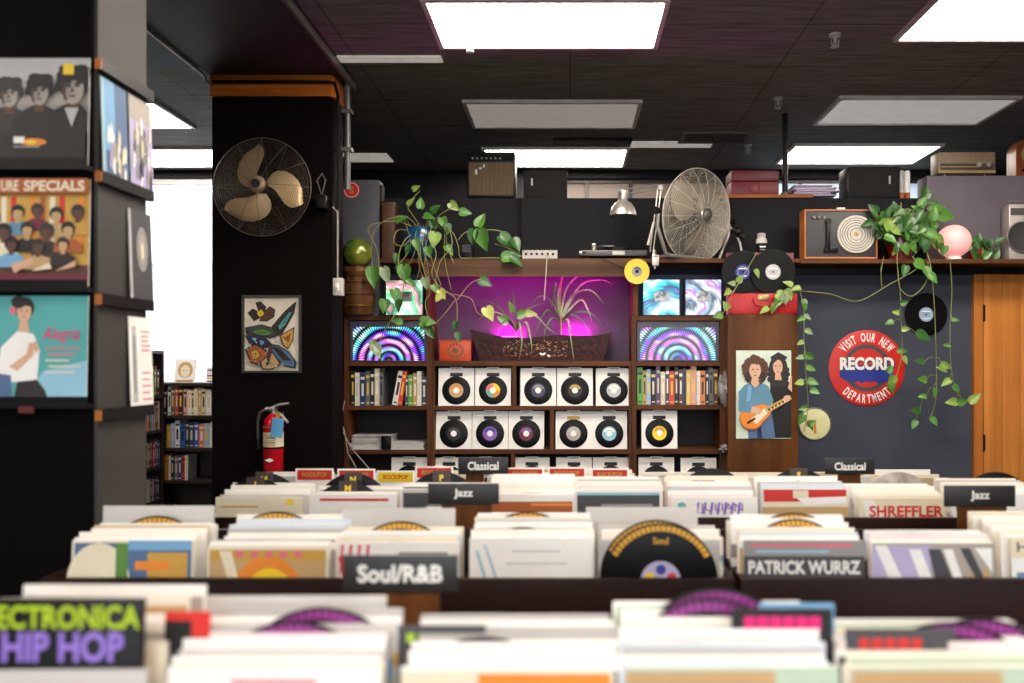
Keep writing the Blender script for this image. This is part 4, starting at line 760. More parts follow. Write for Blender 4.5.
# ================================================================ on the slate wall
WD = PY-.001
u = WD/F; sg = thing('round_sign', (X(866.5, WD), WD, Z(368, WD)), 'round red sign reading visit our new record department on slate wall', 'sign')
RS = mat('sign_red', (218, 42, 30), .45, var=.1); q = MB(); r0 = 38*u
q.lathe([(.001, .004), (r0-.004, .004), (r0-.004, 0)], mat('sign_grey', (74, 78, 84), .6), 64, axis='y'); q.build('backing', sg)
q = MB(); q.lathe([(23.6*u, .0045), (23.6*u, .006), (r0-.002, .006), (r0, .005), (r0, 0)], RS, 64, axis='y', caps=False); q.build('outer_ring', sg)
q = MB(); q.lathe([(.001, .006), (19.4*u, .006), (19.4*u, .0045)], RS, 48, axis='y'); q.build('inner_disc', sg)
q = MB(); bl = [(-27*u, 3*u), (-27*u, -9*u)]
drip = [-10, -13, -12, -14.5, -13, -15.5, -13, -14.5, -13, -15.8, -13.6, -14, -12]; bl += [(-25*u+i*4.1*u, d_*u) for i, d_ in enumerate(drip)]+[(26.5*u, -9*u), (27*u, 3*u)]
vs = [(a, -.0075, b_) for a, b_ in bl]+[(a, -.0062, b_) for a, b_ in bl]; n = len(bl); q.add(vs, [tuple(range(n)), tuple(range(2*n-1, n-1, -1))]+[((i+1) % n, i, n+i, n+(i+1) % n) for i in range(n)], mat('sign_blue', (38, 58, 152), .45)); q.build('blue_bar', sg)
q = MB(); q.text('RECORD', 0, 4.4*u, 13*u, WHITE, -.0095, width=54*u, bold=.05)
q.text('RECORD', .9*u, 3.4*u, 13.2*u, I['navy'], -.0085, width=55*u, bold=.06); q.build('record_lettering', sg)
def arc_text(name, s_, rad, h, half, top):
    q = MB(); ws = [(.34*h if ch == ' ' else min(text_geo(ch, .03)[2]*.66, .62)*h) for ch in s_]; gap = (2*half*rad-sum(ws))/(len(s_)-1); p = -half*rad
    for ch, w_ in zip(s_, ws):
        a = (p+w_/2)/rad; p += w_+gap
        if ch == ' ': continue
        q.text(ch, rad*sin(a), rad*cos(a) if top else -rad*cos(a), h, WHITE, -.0066, width=w_, bold=.03, rot=(-a if top else a))
    q.build(name, sg)
arc_text('lettering', 'VISIT OUR NEW', 30.8*u, 9*u, radians(54), True); arc_text('lettering', 'DEPARTMENT', 30.8*u, 8.8*u, radians(45), False)
yd = thing('round_plaque', (X(814.5, WD), WD, Z(424, WD)), 'pale yellow round plaque with orange mark, low on the slate wall by the post', 'plaque')
q = MB(); q.lathe([(.001, .008), (15.6*u, .008), (16.4*u, .006), (16.4*u, 0)], mat('plaque_cream', (250, 244, 184), .5), 44, axis='y'); q.build('disc', yd)
q = MB(); q.arc(0, 0, 15.4*u, 16.2*u, 0, 2*pi, I['black'], -.0086, 40); q.poly([(-9*u, -3*u), (-8*u, 4*u), (1*u, 4*u), (1.6*u, -9*u), (-.8*u, -10*u), (-1.5*u, -2*u), (-3*u, 0), (-5*u, -1*u)][::-1], I['orange'], -.0088); q.build('mark', yd)
# poster of two musicians on the post
ps = thing('poster', (X(763.5, 5.33), 5.3285, Z(438.5, 5.33)), 'poster of two long-haired musicians with an orange guitar, on the plywood post', 'poster')
u = 5.33/F; hw = 27.5*u; ht = 88*u; q = MB(); q.box(-hw, hw, -.003, 0, 0, ht, mat('poster_paper', (222, 232, 214), .5, scale=6, c2=(196, 214, 190))); y = [-.0032]
def pp_(pts, col): q.poly([((a-763.5)*u, (438.5-b_)*u) for a, b_ in pts], I[col], lay())
def ccw(pts): return pts if sum((pts[i][0]*pts[(i+1) % len(pts)][1]-pts[(i+1) % len(pts)][0]*pts[i][1]) for i in range(len(pts))) < 0 else pts[::-1]
def P_(col, *pts): pp_(ccw(list(pts)), col)
def E_(col, x, yv, a, b_, rot=0.): q.ell((x-763.5)*u, (438.5-yv)*u, a*u, b_*u, I[col], lay(), 22, rot)
def curls(col, cx, cy, rx, ry, n, r):
    for i in range(n): t = 2*pi*i/n; E_(col, cx+rx*cos(t)+R.uniform(-.6, .6), cy+ry*sin(t)+R.uniform(-.6, .6), r*R.uniform(.8, 1.2), r*R.uniform(.8, 1.2))
P_('black', (770, 385), (782, 379), (791, 383), (791, 438), (774, 438), (769, 412)); E_('dark', 778, 369, 9.5, 13.5); P_('dark', (768, 368), (770, 385), (787, 387), (789, 370)); curls('dark', 778, 374, 9.5, 11, 14, 2.4); E_('skin', 777.5, 367, 4.8, 7.4); P_('skin', (775, 373), (780, 373), (781.5, 380), (774.5, 380)); P_('dark', (770, 357), (778, 352), (787, 357), (784, 362), (777.5, 359.5), (772.5, 364))
E_('dark', 775.5, 366, .9, .55); E_('dark', 779.7, 366, .9, .55); P_('maroon', (776, 371.4), (779.4, 371.4), (777.8, 372.4)); P_('tan', (777.6, 366.5), (778.5, 369.5), (776.9, 369.5))
P_('denim', (738, 392), (744, 385), (752, 382), (760, 382), (768, 386), (773, 400), (771, 414), (758, 416), (745, 416), (740, 410)); P_('steelblue', (747, 412), (771, 410), (775, 438), (748, 438)); P_('sky', (748, 384), (752, 383), (750, 400), (746, 402)); P_('navy', (757, 420), (760, 420), (762, 438), (757, 438))
E_('brown', 754.8, 369, 10.6, 11); curls('brown', 754.8, 370, 11, 12.6, 26, 2.4); E_('dark', 747.4, 377, 2.6, 5); E_('dark', 762.4, 377, 2.6, 5); E_('skin', 754.5, 370.5, 5.8, 8.4); P_('skin', (752, 376), (757, 376), (759, 384), (754.5, 388), (750, 383)); E_('dark', 752.2, 369.4, 1, .6); E_('dark', 756.8, 369.4, 1, .6); P_('maroon', (752.6, 375), (756.6, 375), (754.6, 376.2)); P_('tan', (754.4, 370), (755.6, 373.4), (753.6, 373.4)); curls('brown', 754.5, 361.4, 5, 1.6, 10, 1.8)
E_('rust', 751, 418.5, 12.2, 11.2); E_('orange', 751, 418, 11.4, 10.4); E_('rust', 762, 411.4, 8.4, 7.4); E_('orange', 762, 411, 7.8, 6.8); P_('orange', (744, 410), (757, 405), (769, 415), (758, 426)); P_('cream', (750, 419), (764, 408), (768, 412), (756, 424)); P_('gold', (764, 408), (789, 395), (791, 399), (767, 413)); P_('dark', (765, 410), (789.4, 396.8), (790, 398.2), (766, 411.6)); P_('dark', (746, 422), (754, 417), (755, 419), (747, 424))
P_('denim', (738, 392), (744, 392), (743, 405), (754, 408), (753, 413), (738, 411)); P_('skin', (751, 406.5), (759, 408), (762, 412), (758, 414), (750, 412.6)); E_('skin', 786, 398.5, 4, 3.2, .6); P_('skin', (790, 376), (791, 376), (791, 392), (787, 388))
for i in range(6): P_('white', (766+i*3.4, 409.6-i*1.8), (766.8+i*3.4, 409.2-i*1.8), (767.6+i*3.4, 411-i*1.8), (766.8+i*3.4, 411.4-i*1.8))
q.build('print', ps)
# ================================================================ album display pillar
DX1 = -1.389; DY0, DY1 = 2.38, 2.665
dp = MB(); dp.box(-2.3, DX1, DY0, DY1, 0, CEIL, mat('pillar_black', (8, 7, 7), .7, spec=.06)); dp.box(DX1+.0002, DX1+.012, DY0+.012, DY1, 0, CEIL, mat('pillar_grey_side', (60, 57, 54), .6, scale=5)); struct(dp, 'pillar')
def cover(name, w_, label):
    return None
def ledge(loc, ln, side, label):
    t_ = thing('display_ledge', loc, label, 'display ledge', rz=(pi/2 if side else 0))
    q = MB(); dp_ = .018 if side else .034; q.box(-ln/2, ln/2, -dp_, -.001, 0, .012, SATIN); q.box(-ln/2, ln/2, -dp_, -dp_+.005, .0121, .034, SATIN); q.build('rail', t_)
    if side:
        q = MB(); q.box(-ln/2-.0062, -ln/2-.0002, -.018, -.001, -.0, .03, FRAMEW); q.build('end_block', t_)
    return t_
u = 2.36/F
for py, lb in ((166.5, 'black ledge under the grey-toned group portrait album'), (288.5, 'black ledge under the album with seated crowd'), (405.5, 'black ledge under the turquoise album')):
    ledge((X(34, 2.38), DY0-.0005, Z(py+3, 2.35)), .345, False, lb)
tag(MB().box(X(19, 2.34), X(34, 2.34), 2.337, 2.343, Z(413, 2.34), Z(406.5, 2.34), mat('ledge_tag', (96, 34, 34), .5)).build('price_tag'), 'tiny dark red tag on the ledge under the turquoise album', 'tag')
class Art:
    def __init__(s, w_=.312): s.q = MB(); s.q.box(-w_/2, w_/2, -.003, 0, 0, w_, WHITE); s.y = -.0032; s.w = w_
    def l(s): s.y -= .00016; return s.y
    def rect(s, a, b, c, d, col): s.q.rect((a-.5)*s.w, (b-.5)*s.w, c*s.w, d*s.w, I[col], s.l())
    def poly(s, col, *pts): 
        p = [((min(max(a, 0), 1)-.5)*s.w, min(max(b, 0), 1)*s.w) for a, b in pts]
        if sum(p[i][0]*p[(i+1) % len(p)][1]-p[(i+1) % len(p)][0]*p[i][1] for i in range(len(p))) < 0: p = p[::-1]
        s.q.poly(p, I[col], s.l())
    def ell(s, col, x, z, a, b, rot=0.): s.poly(col, *[(x+a*cos(t)*cos(rot)-b*sin(t)*sin(rot), z+a*cos(t)*sin(rot)+b*sin(t)*cos(rot)) for t in (2*pi*i/22 for i in range(22))])
    def text(s, t_, col, x, z, h, width=None, **k): s.q.text(t_, (x-.5)*s.w, z*s.w, h*s.w, I[col], s.l(), width=width*s.w if width else None, **k)
    def head(s, x, z, r, hair, skin, top=None, face=True):
        if top: s.poly(top, (x-r*2.2, z-r*3.4), (x-r*2.0, z-r*1.9), (x-r*.7, z-r*1.2), (x+r*.7, z-r*1.2), (x+r*2.0, z-r*1.9), (x+r*2.2, z-r*3.4))
        s.poly(skin, (x-r*.36, z-r*1.5), (x+r*.36, z-r*1.5), (x+r*.36, z), (x-r*.36, z)); s.ell(hair, x, z+r*.28, r*1.06, r*1.12); s.ell(skin, x, z-r*.12, r*.74, r*.98)
        s.poly(hair, (x-r*.9, z+r*.9), (x-r*.85, z+r*.25), (x-r*.2, z+r*.55), (x+r*.6, z+r*.4), (x+r*.9, z+r*.2), (x+r*.8, z+r*.95), (x, z+r*1.3))
        if face:
            s.ell('dark', x-r*.3, z-r*.02, r*.12, r*.07); s.ell('dark', x+r*.3, z-r*.02, r*.12, r*.07); s.poly('brown', (x-r*.24, z-r*.6), (x+r*.24, z-r*.6), (x, z-r*.7)); s.poly('tan', (x-.0, z-r*.08), (x+r*.14, z-r*.36), (x-r*.08, z-r*.36))
    def done(s, name, loc, label, cat='record cover', rot=(0, 0, 0)): o = s.q.build(name, None, loc, rot); return tag(o, label, cat)
LT = radians(-2)
a = Art(); a.rect(0, 1, 0, 1, 'warm'); a.rect(0, 1, .72, 1, 'silver')
a.rect(0, 1, .3, .56, 'grey'); a.rect(0, 1, 0, .3, 'dark')
for x, z, r_, t_ in ((.1, .66, .1, 'dark'), (.27, .66, .115, 'dark'), (.555, .68, .12, 'black'), (.87, .72, .15, 'black')):
    a.poly('black' if x > .5 else 'dark', (x-r_*2.4, 0), (x-r_*2.1, z-r_*2.4), (x-r_*1.4, z-r_*1.55), (x-r_*.5, z-r_*1.1), (x+r_*.5, z-r_*1.1), (x+r_*1.4, z-r_*1.55), (x+r_*2.1, z-r_*2.4), (x+r_*2.4, 0))
    a.poly('brown', (x-r_*.36, z-r_*1.6), (x+r_*.36, z-r_*1.6), (x+r_*.4, z), (x-r_*.4, z)); a.ell(t_, x, z+r_*.3, r_*1.05, r_*1.0); a.ell('warm', x, z-r_*.15, r_*.66, r_*.95); a.ell('brown', x-r_*.44, z-r_*.2, r_*.2, r_*.7); a.ell('grey', x-r_*.28, z-r_*.3, r_*.16, r_*.5)
    for dx, dz, ra, rb in ((-.5, .62, .55, .4), (.1, .72, .6, .36), (.55, .6, .45, .4), (-.2, 1.05, .7, .35), (.4, 1.0, .6, .36), (-.85, .2, .22, .6), (.82, .25, .2, .55)): a.ell(t_, x+dx*r_, z+dz*r_, ra*r_, rb*r_, dx*.5)
    a.ell('dark', x-r_*.26, z+r_*.04, r_*.17, r_*.08); a.ell('dark', x+r_*.28, z+r_*.04, r_*.17, r_*.08); a.ell('dark', x-r_*.26, z+r_*.2, r_*.24, r_*.06); a.ell('dark', x+r_*.28, z+r_*.2, r_*.24, r_*.06); a.poly('brown', (x-.02*r_, z), (x+.14*r_, z-.36*r_), (x-.14*r_, z-.36*r_)); a.ell('brown', x, z-r_*.6, r_*.22, r_*.07)
a.poly('silver', (.8, .52), (.93, .52), (.87, .34)); a.rect(0, 1, 0, .3, 'black'); a.rect(.78, .88, .83, .93, 'yellow'); a.ell('orange', .52, .2, .12, .035); a.ell('yellow', .5, .2, .05, .02); a.rect(.34, .44, .19, .25, 'white'); a.rect(.34, .58, .15, .165, 'grey')
a.done('album_cover', (X(32.5, 2.36), 2.368, Z(164.5, 2.36)), 'album with grey-toned portrait of four dark-haired people, top of the pillar display', rot=(LT, 0, 0))
a = Art(); a.rect(0, 1, 0, 1, 'gold')
for i in range(11): a.rect(i*.09, i*.09+.05, .34, .84, ['orange', 'rust', 'cream', 'red', 'gold'][i % 5])
a.rect(0, 1, 0, .2, 'brown'); a.rect(0, 1, .02, .12, 'maroon')
for x, z, r_, h_, s__, t_ in ((.12, .62, .06, 'dark', 'brown', 'tan'), (.34, .68, .06, 'black', 'tan', 'denim'), (.52, .7, .055, 'dark', 'brown', 'maroon'), (.7, .66, .06, 'black', 'tan', 'tan'), (.9, .68, .06, 'dark', 'brown', 'gold'), (.22, .5, .065, 'black', 'brown', 'cream'), (.44, .52, .06, 'black', 'tan', 'black'), (.62, .5, .065, 'dark', 'brown', 'dark'), (.82, .52, .06, 'black', 'tan', 'rust'), (.3, .38, .06, 'black', 'brown', 'sky'), (.55, .36, .06, 'dark', 'brown', 'tan'), (.78, .38, .055, 'dark', 'tan', 'dark')): a.head(x, z, r_, h_, s__, t_, False)
a.poly('skin', (.3, .2), (.5, .26), (.52, .22), (.34, .12)); a.poly('cream', (.5, .14), (.66, .22), (.68, .16)); a.poly('skin', (.72, .14), (.9, .24), (.9, .18)); a.rect(0, 1, .86, 1, 'rust'); a.text('SPECIALS', 'cream', .69, .93, .1, width=.56, bold=.03); a.text('URE', 'cream', .28, .93, .1, width=.16, bold=.03)
a.done('album_cover', (X(33, 2.36), 2.368, Z(286.5, 2.36)), 'warm-coloured album showing a seated crowd before orange stripes, middle of the display', rot=(LT, 0, 0))
a = Art(); a.rect(0, 1, 0, 1, 'teal'); a.poly('lb', (.36, .0), (1, 0), (1, .4), (.6, .3)); a.poly('white', (.16, .2), (.2, .52), (.36, .68), (.5, .64), (.56, .5), (.54, .2)); a.poly('dark', (.32, .0), (.36, .2), (.54, .22), (.62, .12), (.66, 0)); a.poly('steelblue', (.16, 0), (.16, .28), (.3, .26), (.32, 0)); a.poly('skin', (.28, .34), (.36, .3), (.5, .44), (.52, .56), (.46, .56), (.44, .46)); a.poly('skin', (.36, .66), (.46, .66), (.44, .78), (.37, .78)); a.head(.41, .86, .09, 'dark', 'skin', None); a.ell('dark', .36, .94, .07, .06); a.ell('pink', .31, .86, .03, .035); a.poly('skin', (.5, .56), (.53, .58), (.56, .5), (.53, .46))
a.text('Alegria', 'magenta', .75, .63, .15, width=.34, bold=.0, shear=.25)
for k_ in range(5): a.rect(.62+.03*(k_ % 2), .94-.05*(k_ % 3), .5-k_*.055, .514-k_*.055, 'pink' if k_ < 2 else 'cream')
a.done('album_cover', (X(31, 2.36), 2.368, Z(403.5, 2.36)), 'turquoise album with woman in white blouse and pink script title, lowest on the display', rot=(LT, 0, 0))
# side face of the pillar: three ledges and covers facing the aisle
XF = DX1+.0135; YM = (DY0+DY1)/2+.005
for py, lb in ((58, 'top ledge on the grey pillar side, above the blue album'), (170, 'ledge on the grey pillar side under the blue album'), (293, 'ledge on the grey pillar side under the dark grey album'), (409, 'bottom ledge on the grey pillar side under the white album')):
    ledge((XF+.0005, YM, Z(py, 2.38)-.034), .30, True, lb)
def side(a, py, y_c, k, label):
    a.q.v = [(v[0]*k, v[1], v[2]) for v in a.q.v]; return a.done('album_cover', (XF+.011, y_c, Z(py, 2.38)-.02), label, rot=(LT, 0, pi/2))
a = Art(.3); a.rect(0, 1, 0, 1, 'steelblue'); a.rect(.0, .1, 0, 1, 'lb'); a.rect(.1, .5, .3, 1, 'sky')
for k_ in range(22):
    x_, z_ = R.uniform(.2, .9), R.uniform(.08, .5); a.poly(R.choice(['white', 'cream', 'lav', 'warm']), *[(x_+dx, z_+dz) for dx, dz in ((-.05, -.07), (.04, -.09), (.07, .05), (0, .1))])
side(a, 170, DY0+.085, .45, 'blue album with pale sprays, on the pillar side facing the aisle')
a = Art(.3); a.rect(0, 1, 0, 1, 'lav'); a.rect(0, 1, .75, 1, 'warm'); a.ell('grey', .5, .5, .3, .22)
for k_ in range(24):
    x_, z_ = R.uniform(.08, .9), R.uniform(.06, .72); a.poly(R.choice(['white', 'cream', 'warm', 'dpurple', 'grey']), *[(x_+dx, z_+dz) for dx, dz in ((-.05, -.1), (.03, -.08), (.06, .06), (-.02, .1))])
side(a, 170, DY0+.235, .45, 'lavender album with white figures, beside the blue one on the pillar side')
a = Art(.3); a.rect(0, 1, 0, 1, 'dgrey'); a.rect(0, .08, 0, 1, 'silver'); a.ell('grey', .55, .6, .26, .24); a.ell('warm', .55, .6, .14, .16); a.ell('cream', .55, .58, .06, .09)
side(a, 293, DY0+.235, .45, 'dark grey album with pale oval glow, on the pillar side facing the aisle')
a = Art(.3); a.rect(0, 1, 0, 1, 'white'); a.rect(.1, .3, .1, .9, 'silver'); a.rect(.14, .26, .2, .8, 'grey')
for k_ in range(5): a.rect(.5, .9-.05*(k_ % 3), .84-k_*.05, .855-k_*.05, 'pink'); a.rect(.5, .9-.08*(k_ % 2), .4-k_*.07, .415-k_*.07, 'pink')
side(a, 409, DY0+.235, .45, 'white album with grey block and pink writing, on the pillar side facing the aisle')
# ================================================================ bookcases by the window
BD = 6.95
def bookcase(name, loc, w_, dep, h, levels, label, rz=0.):
    t_ = thing(name, loc, label, 'bookcase', rz=rz); c = mat('bookcase_dark', (44, 32, 26), .5)
    MB().box(-w_/2, -w_/2+.02, 0, dep, 0, h, c).build('side_panel', t_); MB().box(w_/2-.02, w_/2, 0, dep, 0, h, c).build('side_panel', t_); MB().box(-w_/2, w_/2, dep, dep+.01, 0, h, c).build('back_panel', t_)
    for z in levels+[h-.0]: MB().box(-w_/2+.02, w_/2-.02, .002, dep-.001, z-.025, z, c).build('shelf_board', t_)
    return t_
zt = Z(383, BD); lv = [Z(p, BD) for p in (415.5, 448, 480.5, 514)]
bookcase('bookcase', (-3.02, BD, 0), .96, .26, zt, lv, 'low dark bookcase under the street window, filled with books')
xb0 = X(160.5, BD)
bookrow(xb0, X(232, BD), BD+.02, lv[0]+.0005, ['black', 'white', 'grey', 'red', 'black', 'pink', 'white', 'cream', 'white', 'tan', 'cream', 'white', 'brown', 'green', 'yellow', 'white', 'navy'], .25, 'top row under the street window', 'books on the top row under the window')
bookrow(xb0+.03, X(228, BD), BD+.02, lv[1]+.0005, ['tan', 'lblue', 'white', 'blue', 'black', 'navy', 'blue', 'orange', 'lblue', 'white', 'cream', 'red', 'white', 'grey'], .235, 'middle row under the street window', 'books on the middle row under the window')
bookrow(xb0+.02, X(187, BD), BD+.02, lv[2]+.0005, ['orange', 'white', 'black', 'grey', 'navy', 'red', 'white'], .24, 'lowest row under the street window', 'books on the lowest row under the window')
for px0, px1, py0, lb, cols in ((172, 193, 355, 'small tan portrait print propped on the window bookcase', 'tan'), (204, 218, 356, 'small striped print propped on the window bookcase against the column', 'navy')):
    a = Art((px1-px0)*BD/F); a.q = MB(); w_ = a.w; a.q.box(-w_/2, w_/2, -.004, 0, 0, w_*1.15, WHITE); a.y = -.0042
    if cols == 'tan': a.ell('tan', .5, .62, .36, .4); a.ell('cream', .5, .55, .22, .3); a.ell('dark', .42, .6, .03, .02); a.ell('dark', .58, .6, .03, .02); a.rect(.1, .9, .02, .14, 'tan')
    else:
        for k_ in range(5): a.rect(.05, .95, .05+k_*.2, .15+k_*.2, ['navy', 'gold', 'black', 'silver', 'navy'][k_])
    tag(a.q.build('propped_print', None, (X((px0+px1)/2, BD), BD+.04, zt+.001), (radians(-8), 0, 0)), lb, 'print')
# angled bookcase with its open side to the aisle
BX = -3.40; bc2 = bookcase('bookcase', (BX-.02, 6.42, 0), .98, .24, 1.52, [1.15, .86, .56, .28], 'tall dark bookcase turned sideways beside the window bookcase', rz=pi/2)
def siderow(z, n, hs, where):
    y = 6.86; seen = {}
    for i in range(n):
        c = R.choice(list(BM)); wd = R.uniform(.022, .04); seen[c] = seen.get(c, 0)+1; h = hs*R.uniform(.85, 1)
        nm = {'lblue': 'pale blue', 'dgrey': 'dark grey'}.get(c, c)
        book(BX-.03-R.uniform(0, .01), y-wd/2, z+.0005, wd-.002, h, .16, c, 'white' if c != 'white' else 'black', '%s %s book from the window end, %s of the sideways bookcase' % (ORD[seen[c]], nm, where), 'books in the sideways bookcase', rz=pi/2)
    # spines look down the aisle
        bpy.context.scene.collection.objects[-1] if False else None; y -= wd
siderow(1.15, 8, .25, 'top shelf'); siderow(.86, 8, .24, 'second shelf'); siderow(.56, 8, .24, 'third shelf'); siderow(.28, 6, .2, 'bottom shelf')
# ================================================================ plants
def spline(pts, n=8):
    pts = [Vector(p) for p in pts]; out = []
    for i in range(len(pts)-1):
        p0 = pts[max(i-1, 0)]; p1 = pts[i]; p2 = pts[i+1]; p3 = pts[min(i+2, len(pts)-1)]
        for k in range(n):
            t = k/n; out.append(.5*((2*p1)+(p2-p0)*t+(2*p0-5*p1+4*p2-p3)*t*t+(-p0+3*p1-3*p2+p3)*t**3))
    return out+[pts[-1]]
LO = [(-.10, .22), (-.04, .38), (.12, .50), (.32, .50), (.55, .38), (.78, .2), (.92, .07)]
def leaf(mb, pos, dr, up, ln, mt, wd=.78, fold=.12, droop=.18):
    pos = Vector(pos); d = Vector(dr).normalized(); nn = Vector(up); nn = (nn-d*nn.dot(d)).normalized(); s = d.cross(nn)
    vs = []; fs = []
    for t, h in LO:
        c = pos+d*(ln*t)-nn*(droop*ln*t*t); e = nn*(fold*ln*h*2)
        vs += [c-s*(ln*wd*h)+e, c-s*(ln*wd*h*.5)+e*.35, c+Vector((0, 0, 0)) if t > 0 else pos+d*(ln*.02), c+s*(ln*wd*h*.5)+e*.35, c+s*(ln*wd*h)+e]
    tip = pos+d*ln-nn*(droop*ln); k = len(vs); vs.append(tip)
    for i in range(len(LO)-1):
        for j in range(4): fs.append((i*5+j, i*5+j+1, i*5+j+6, i*5+j+5))
    o = (len(LO)-1)*5
    for j in range(4): fs.append((o+j, o+j+1, k))
    mb.add(vs, fs, mt)
def pxleaf(mb, px, py, d, ang, size, mt, flat=1.0):   # ang: picture-plane direction in degrees, 0 = right, 90 = up; size in photo pixels
    a = radians(ang); dr = Vector((cos(a), R.uniform(-.35, .1), sin(a))); up = Vector((R.uniform(-.5, .5), -1, R.uniform(.0, .7)))
    leaf(mb, P(px, py, d), dr, up, .86*size*d/F, mt, R.uniform(.62, .85))
def vine(mb, pts, r=.0028, mt=STEM):
    mb.tube(spline([P(a, b, d) for a, b, d in pts], 6), r, mt, 5)
def local(mb, loc): mb.v = [(v[0]-loc[0], v[1]-loc[1], v[2]-loc[2]) for v in mb.v]
LM, LD_, LL, LY, LP_ = LEAVES
def plant(name, label, loc, stems, leaves, pot=None, cat='plant', extra=0):
    t_ = thing(name, loc, label, cat)
    if pot: pot(t_)
    sm = MB()
    for s_ in stems: vine(sm, s_[0], s_[1] if len(s_) > 1 else .0028, s_[2] if len(s_) > 2 else STEM)
    local(sm, loc); sm.build('stems', t_)
    lm_ = MB()
    for l_ in leaves: pxleaf(lm_, *l_)
    local(lm_, loc); lm_.build('foliage', t_, ang=80)
    return t_
D = 5.42
# plant in the blue pot
def bluepot(t_):
    uu = 5.5/F; q = MB(); q.lathe([(9*uu, 0), (12*uu, .01), (16.5*uu, 10*uu), (18*uu, 20*uu), (17*uu, 29*uu), (15.5*uu, 32*uu), (14.5*uu, 32*uu), (14*uu, 27*uu), (.001, 27*uu)], mat('blue_glaze', (38, 96, 132), .2, coat=.6, scale=14, c2=(22, 60, 96)), 36); q.build('pot', t_)
    q = MB(); q.lathe([(13.8*uu, 27.3*uu), (.001, 28.3*uu)], MATS['soil'], 24); q.build('soil', t_)
bl = (X(420, 5.5), 5.53, ZS)
stems = []
for pts in ([(421, 232, 5.5), (410, 219, 5.45), (396, 217, 5.4), (380, 224, 5.38), (372, 240, 5.37), (373, 276, 5.36)], [(420, 230, 5.5), (400, 222, 5.42), (384, 222, 5.38), (368, 228, 5.37), (377, 250, 5.36), (379, 270, 5.36)],
            [(423, 230, 5.5), (412, 214, 5.45), (408, 207, 5.45), (413, 198, 5.46), (420, 191, 5.48)], [(425, 230, 5.5), (440, 215, 5.46), (452, 207, 5.45), (455, 201, 5.46)],
            [(428, 230, 5.48), (446, 226, 5.4), (452, 245, 5.37), (440, 262, 5.36), (436, 285, 5.35), (446, 292, 5.35), (456, 300, 5.33), (457, 322, 5.33)], [(424, 230, 5.48), (436, 252, 5.38), (432, 275, 5.35), (447, 292, 5.34), (470, 298, 5.34), (477, 312, 5.34), (486, 318, 5.34)],
            [(430, 228, 5.5), (450, 230, 5.42), (458, 245, 5.38), (460, 257, 5.4), (470, 258, 5.4), (500, 258, 5.4), (512, 262, 5.38)], [(458, 240, 5.42), (466, 232, 5.42), (480, 230, 5.42), (500, 231, 5.44), (514, 240, 5.44)], [(495, 244, 5.42), (508, 248, 5.4), (520, 254, 5.4)],
            [(418, 231, 5.48), (405, 240, 5.38), (398, 260, 5.36), (404, 282, 5.35), (397, 310, 5.34), (385, 330, 5.34), (376, 350, 5.34)], [(415, 232, 5.48), (398, 230, 5.4), (394, 242, 5.38), (402, 246, 5.37), (410, 240, 5.38)], [(420, 232, 5.46), (421, 260, 5.37), (430, 290, 5.35), (425, 305, 5.34), (434, 330, 5.34)],
            [(455, 300, 5.33), (446, 312, 5.33), (437, 322, 5.33)], [(457, 300, 5.33), (470, 284, 5.34), (481, 279, 5.34)]): stems.append((pts,))
for k_ in range(11):
    a = R.uniform(402, 446); stems.append(([(a*.5+211, 230, 5.5), (a, R.uniform(218, 226), 5.44), (a+R.uniform(-8, 8), R.uniform(240, 262), 5.39), (a+R.uniform(-12, 12), R.uniform(262, 300), 5.36)], .002, DRYSTEM if k_ % 2 else STEM))
lv_ = [(373, 268, 5.35, -85, 25, LM), (383, 268, 5.35, -70, 20, LP_), (434, 226, 5.42, 120, 12, LD_), (442, 218, 5.42, -70, 16, LM), (447, 224, 5.4, -85, 13, LD_), (435, 233, 5.4, -95, 18, LL), (446, 246, 5.38, -50, 14, LM), (460, 212, 5.42, -5, 14, LM), (478, 226, 5.4, 65, 18, LM), (480, 230, 5.38, -75, 26, LM), (474, 230, 5.39, -100, 18, LD_), (500, 236, 5.4, -35, 22, LD_), (513, 239, 5.4, -60, 18, LD_), (503, 258, 5.38, 10, 22, LM), (512, 257, 5.37, -40, 17, LD_),
       (404, 266, 5.36, -85, 22, LM), (402, 262, 5.37, -120, 14, LD_), (425, 278, 5.35, -80, 14, LP_), (433, 285, 5.35, -60, 12, LM), (396, 222, 5.42, 30, 16, LM), (420, 208, 5.44, 85, 14, LM), (409, 205, 5.45, 60, 12, LL), (413, 190, 5.48, 30, 10, LL), (450, 203, 5.46, -40, 14, LL), (424, 216, 5.42, -10, 14, LM), (432, 212, 5.43, 40, 13, LD_), (394, 290, 5.34, -70, 20, LM), (400, 300, 5.33, -100, 15, LD_), (407, 280, 5.35, -40, 12, LM), (385, 300, 5.34, -95, 16, LM), (374, 345, 5.33, -60, 18, LP_), (372, 340, 5.33, -80, 12, LP_), (402, 322, 5.33, 170, 13, LM), (421, 322, 5.33, 0, 18, LM), (428, 328, 5.33, -60, 15, LD_), (425, 322, 5.32, -120, 12, LM), (440, 290, 5.34, -60, 13, LY), (456, 322, 5.33, -100, 12, LD_), (486, 308, 5.33, -60, 18, LY), (480, 280, 5.34, -25, 16, LD_), (457, 333, 5.33, -70, 12, LD_), (440, 295, 5.33, -120, 10, LY), (415, 240, 5.38, -70, 14, LM), (409, 246, 5.38, -110, 12, LD_), (428, 247, 5.38, -80, 13, LM), (397, 254, 5.37, -100, 12, LD_)]
plant('potted_pothos', 'trailing pothos in a blue glazed pot on the high shelf beside the mixer', bl, stems, lv_, bluepot)
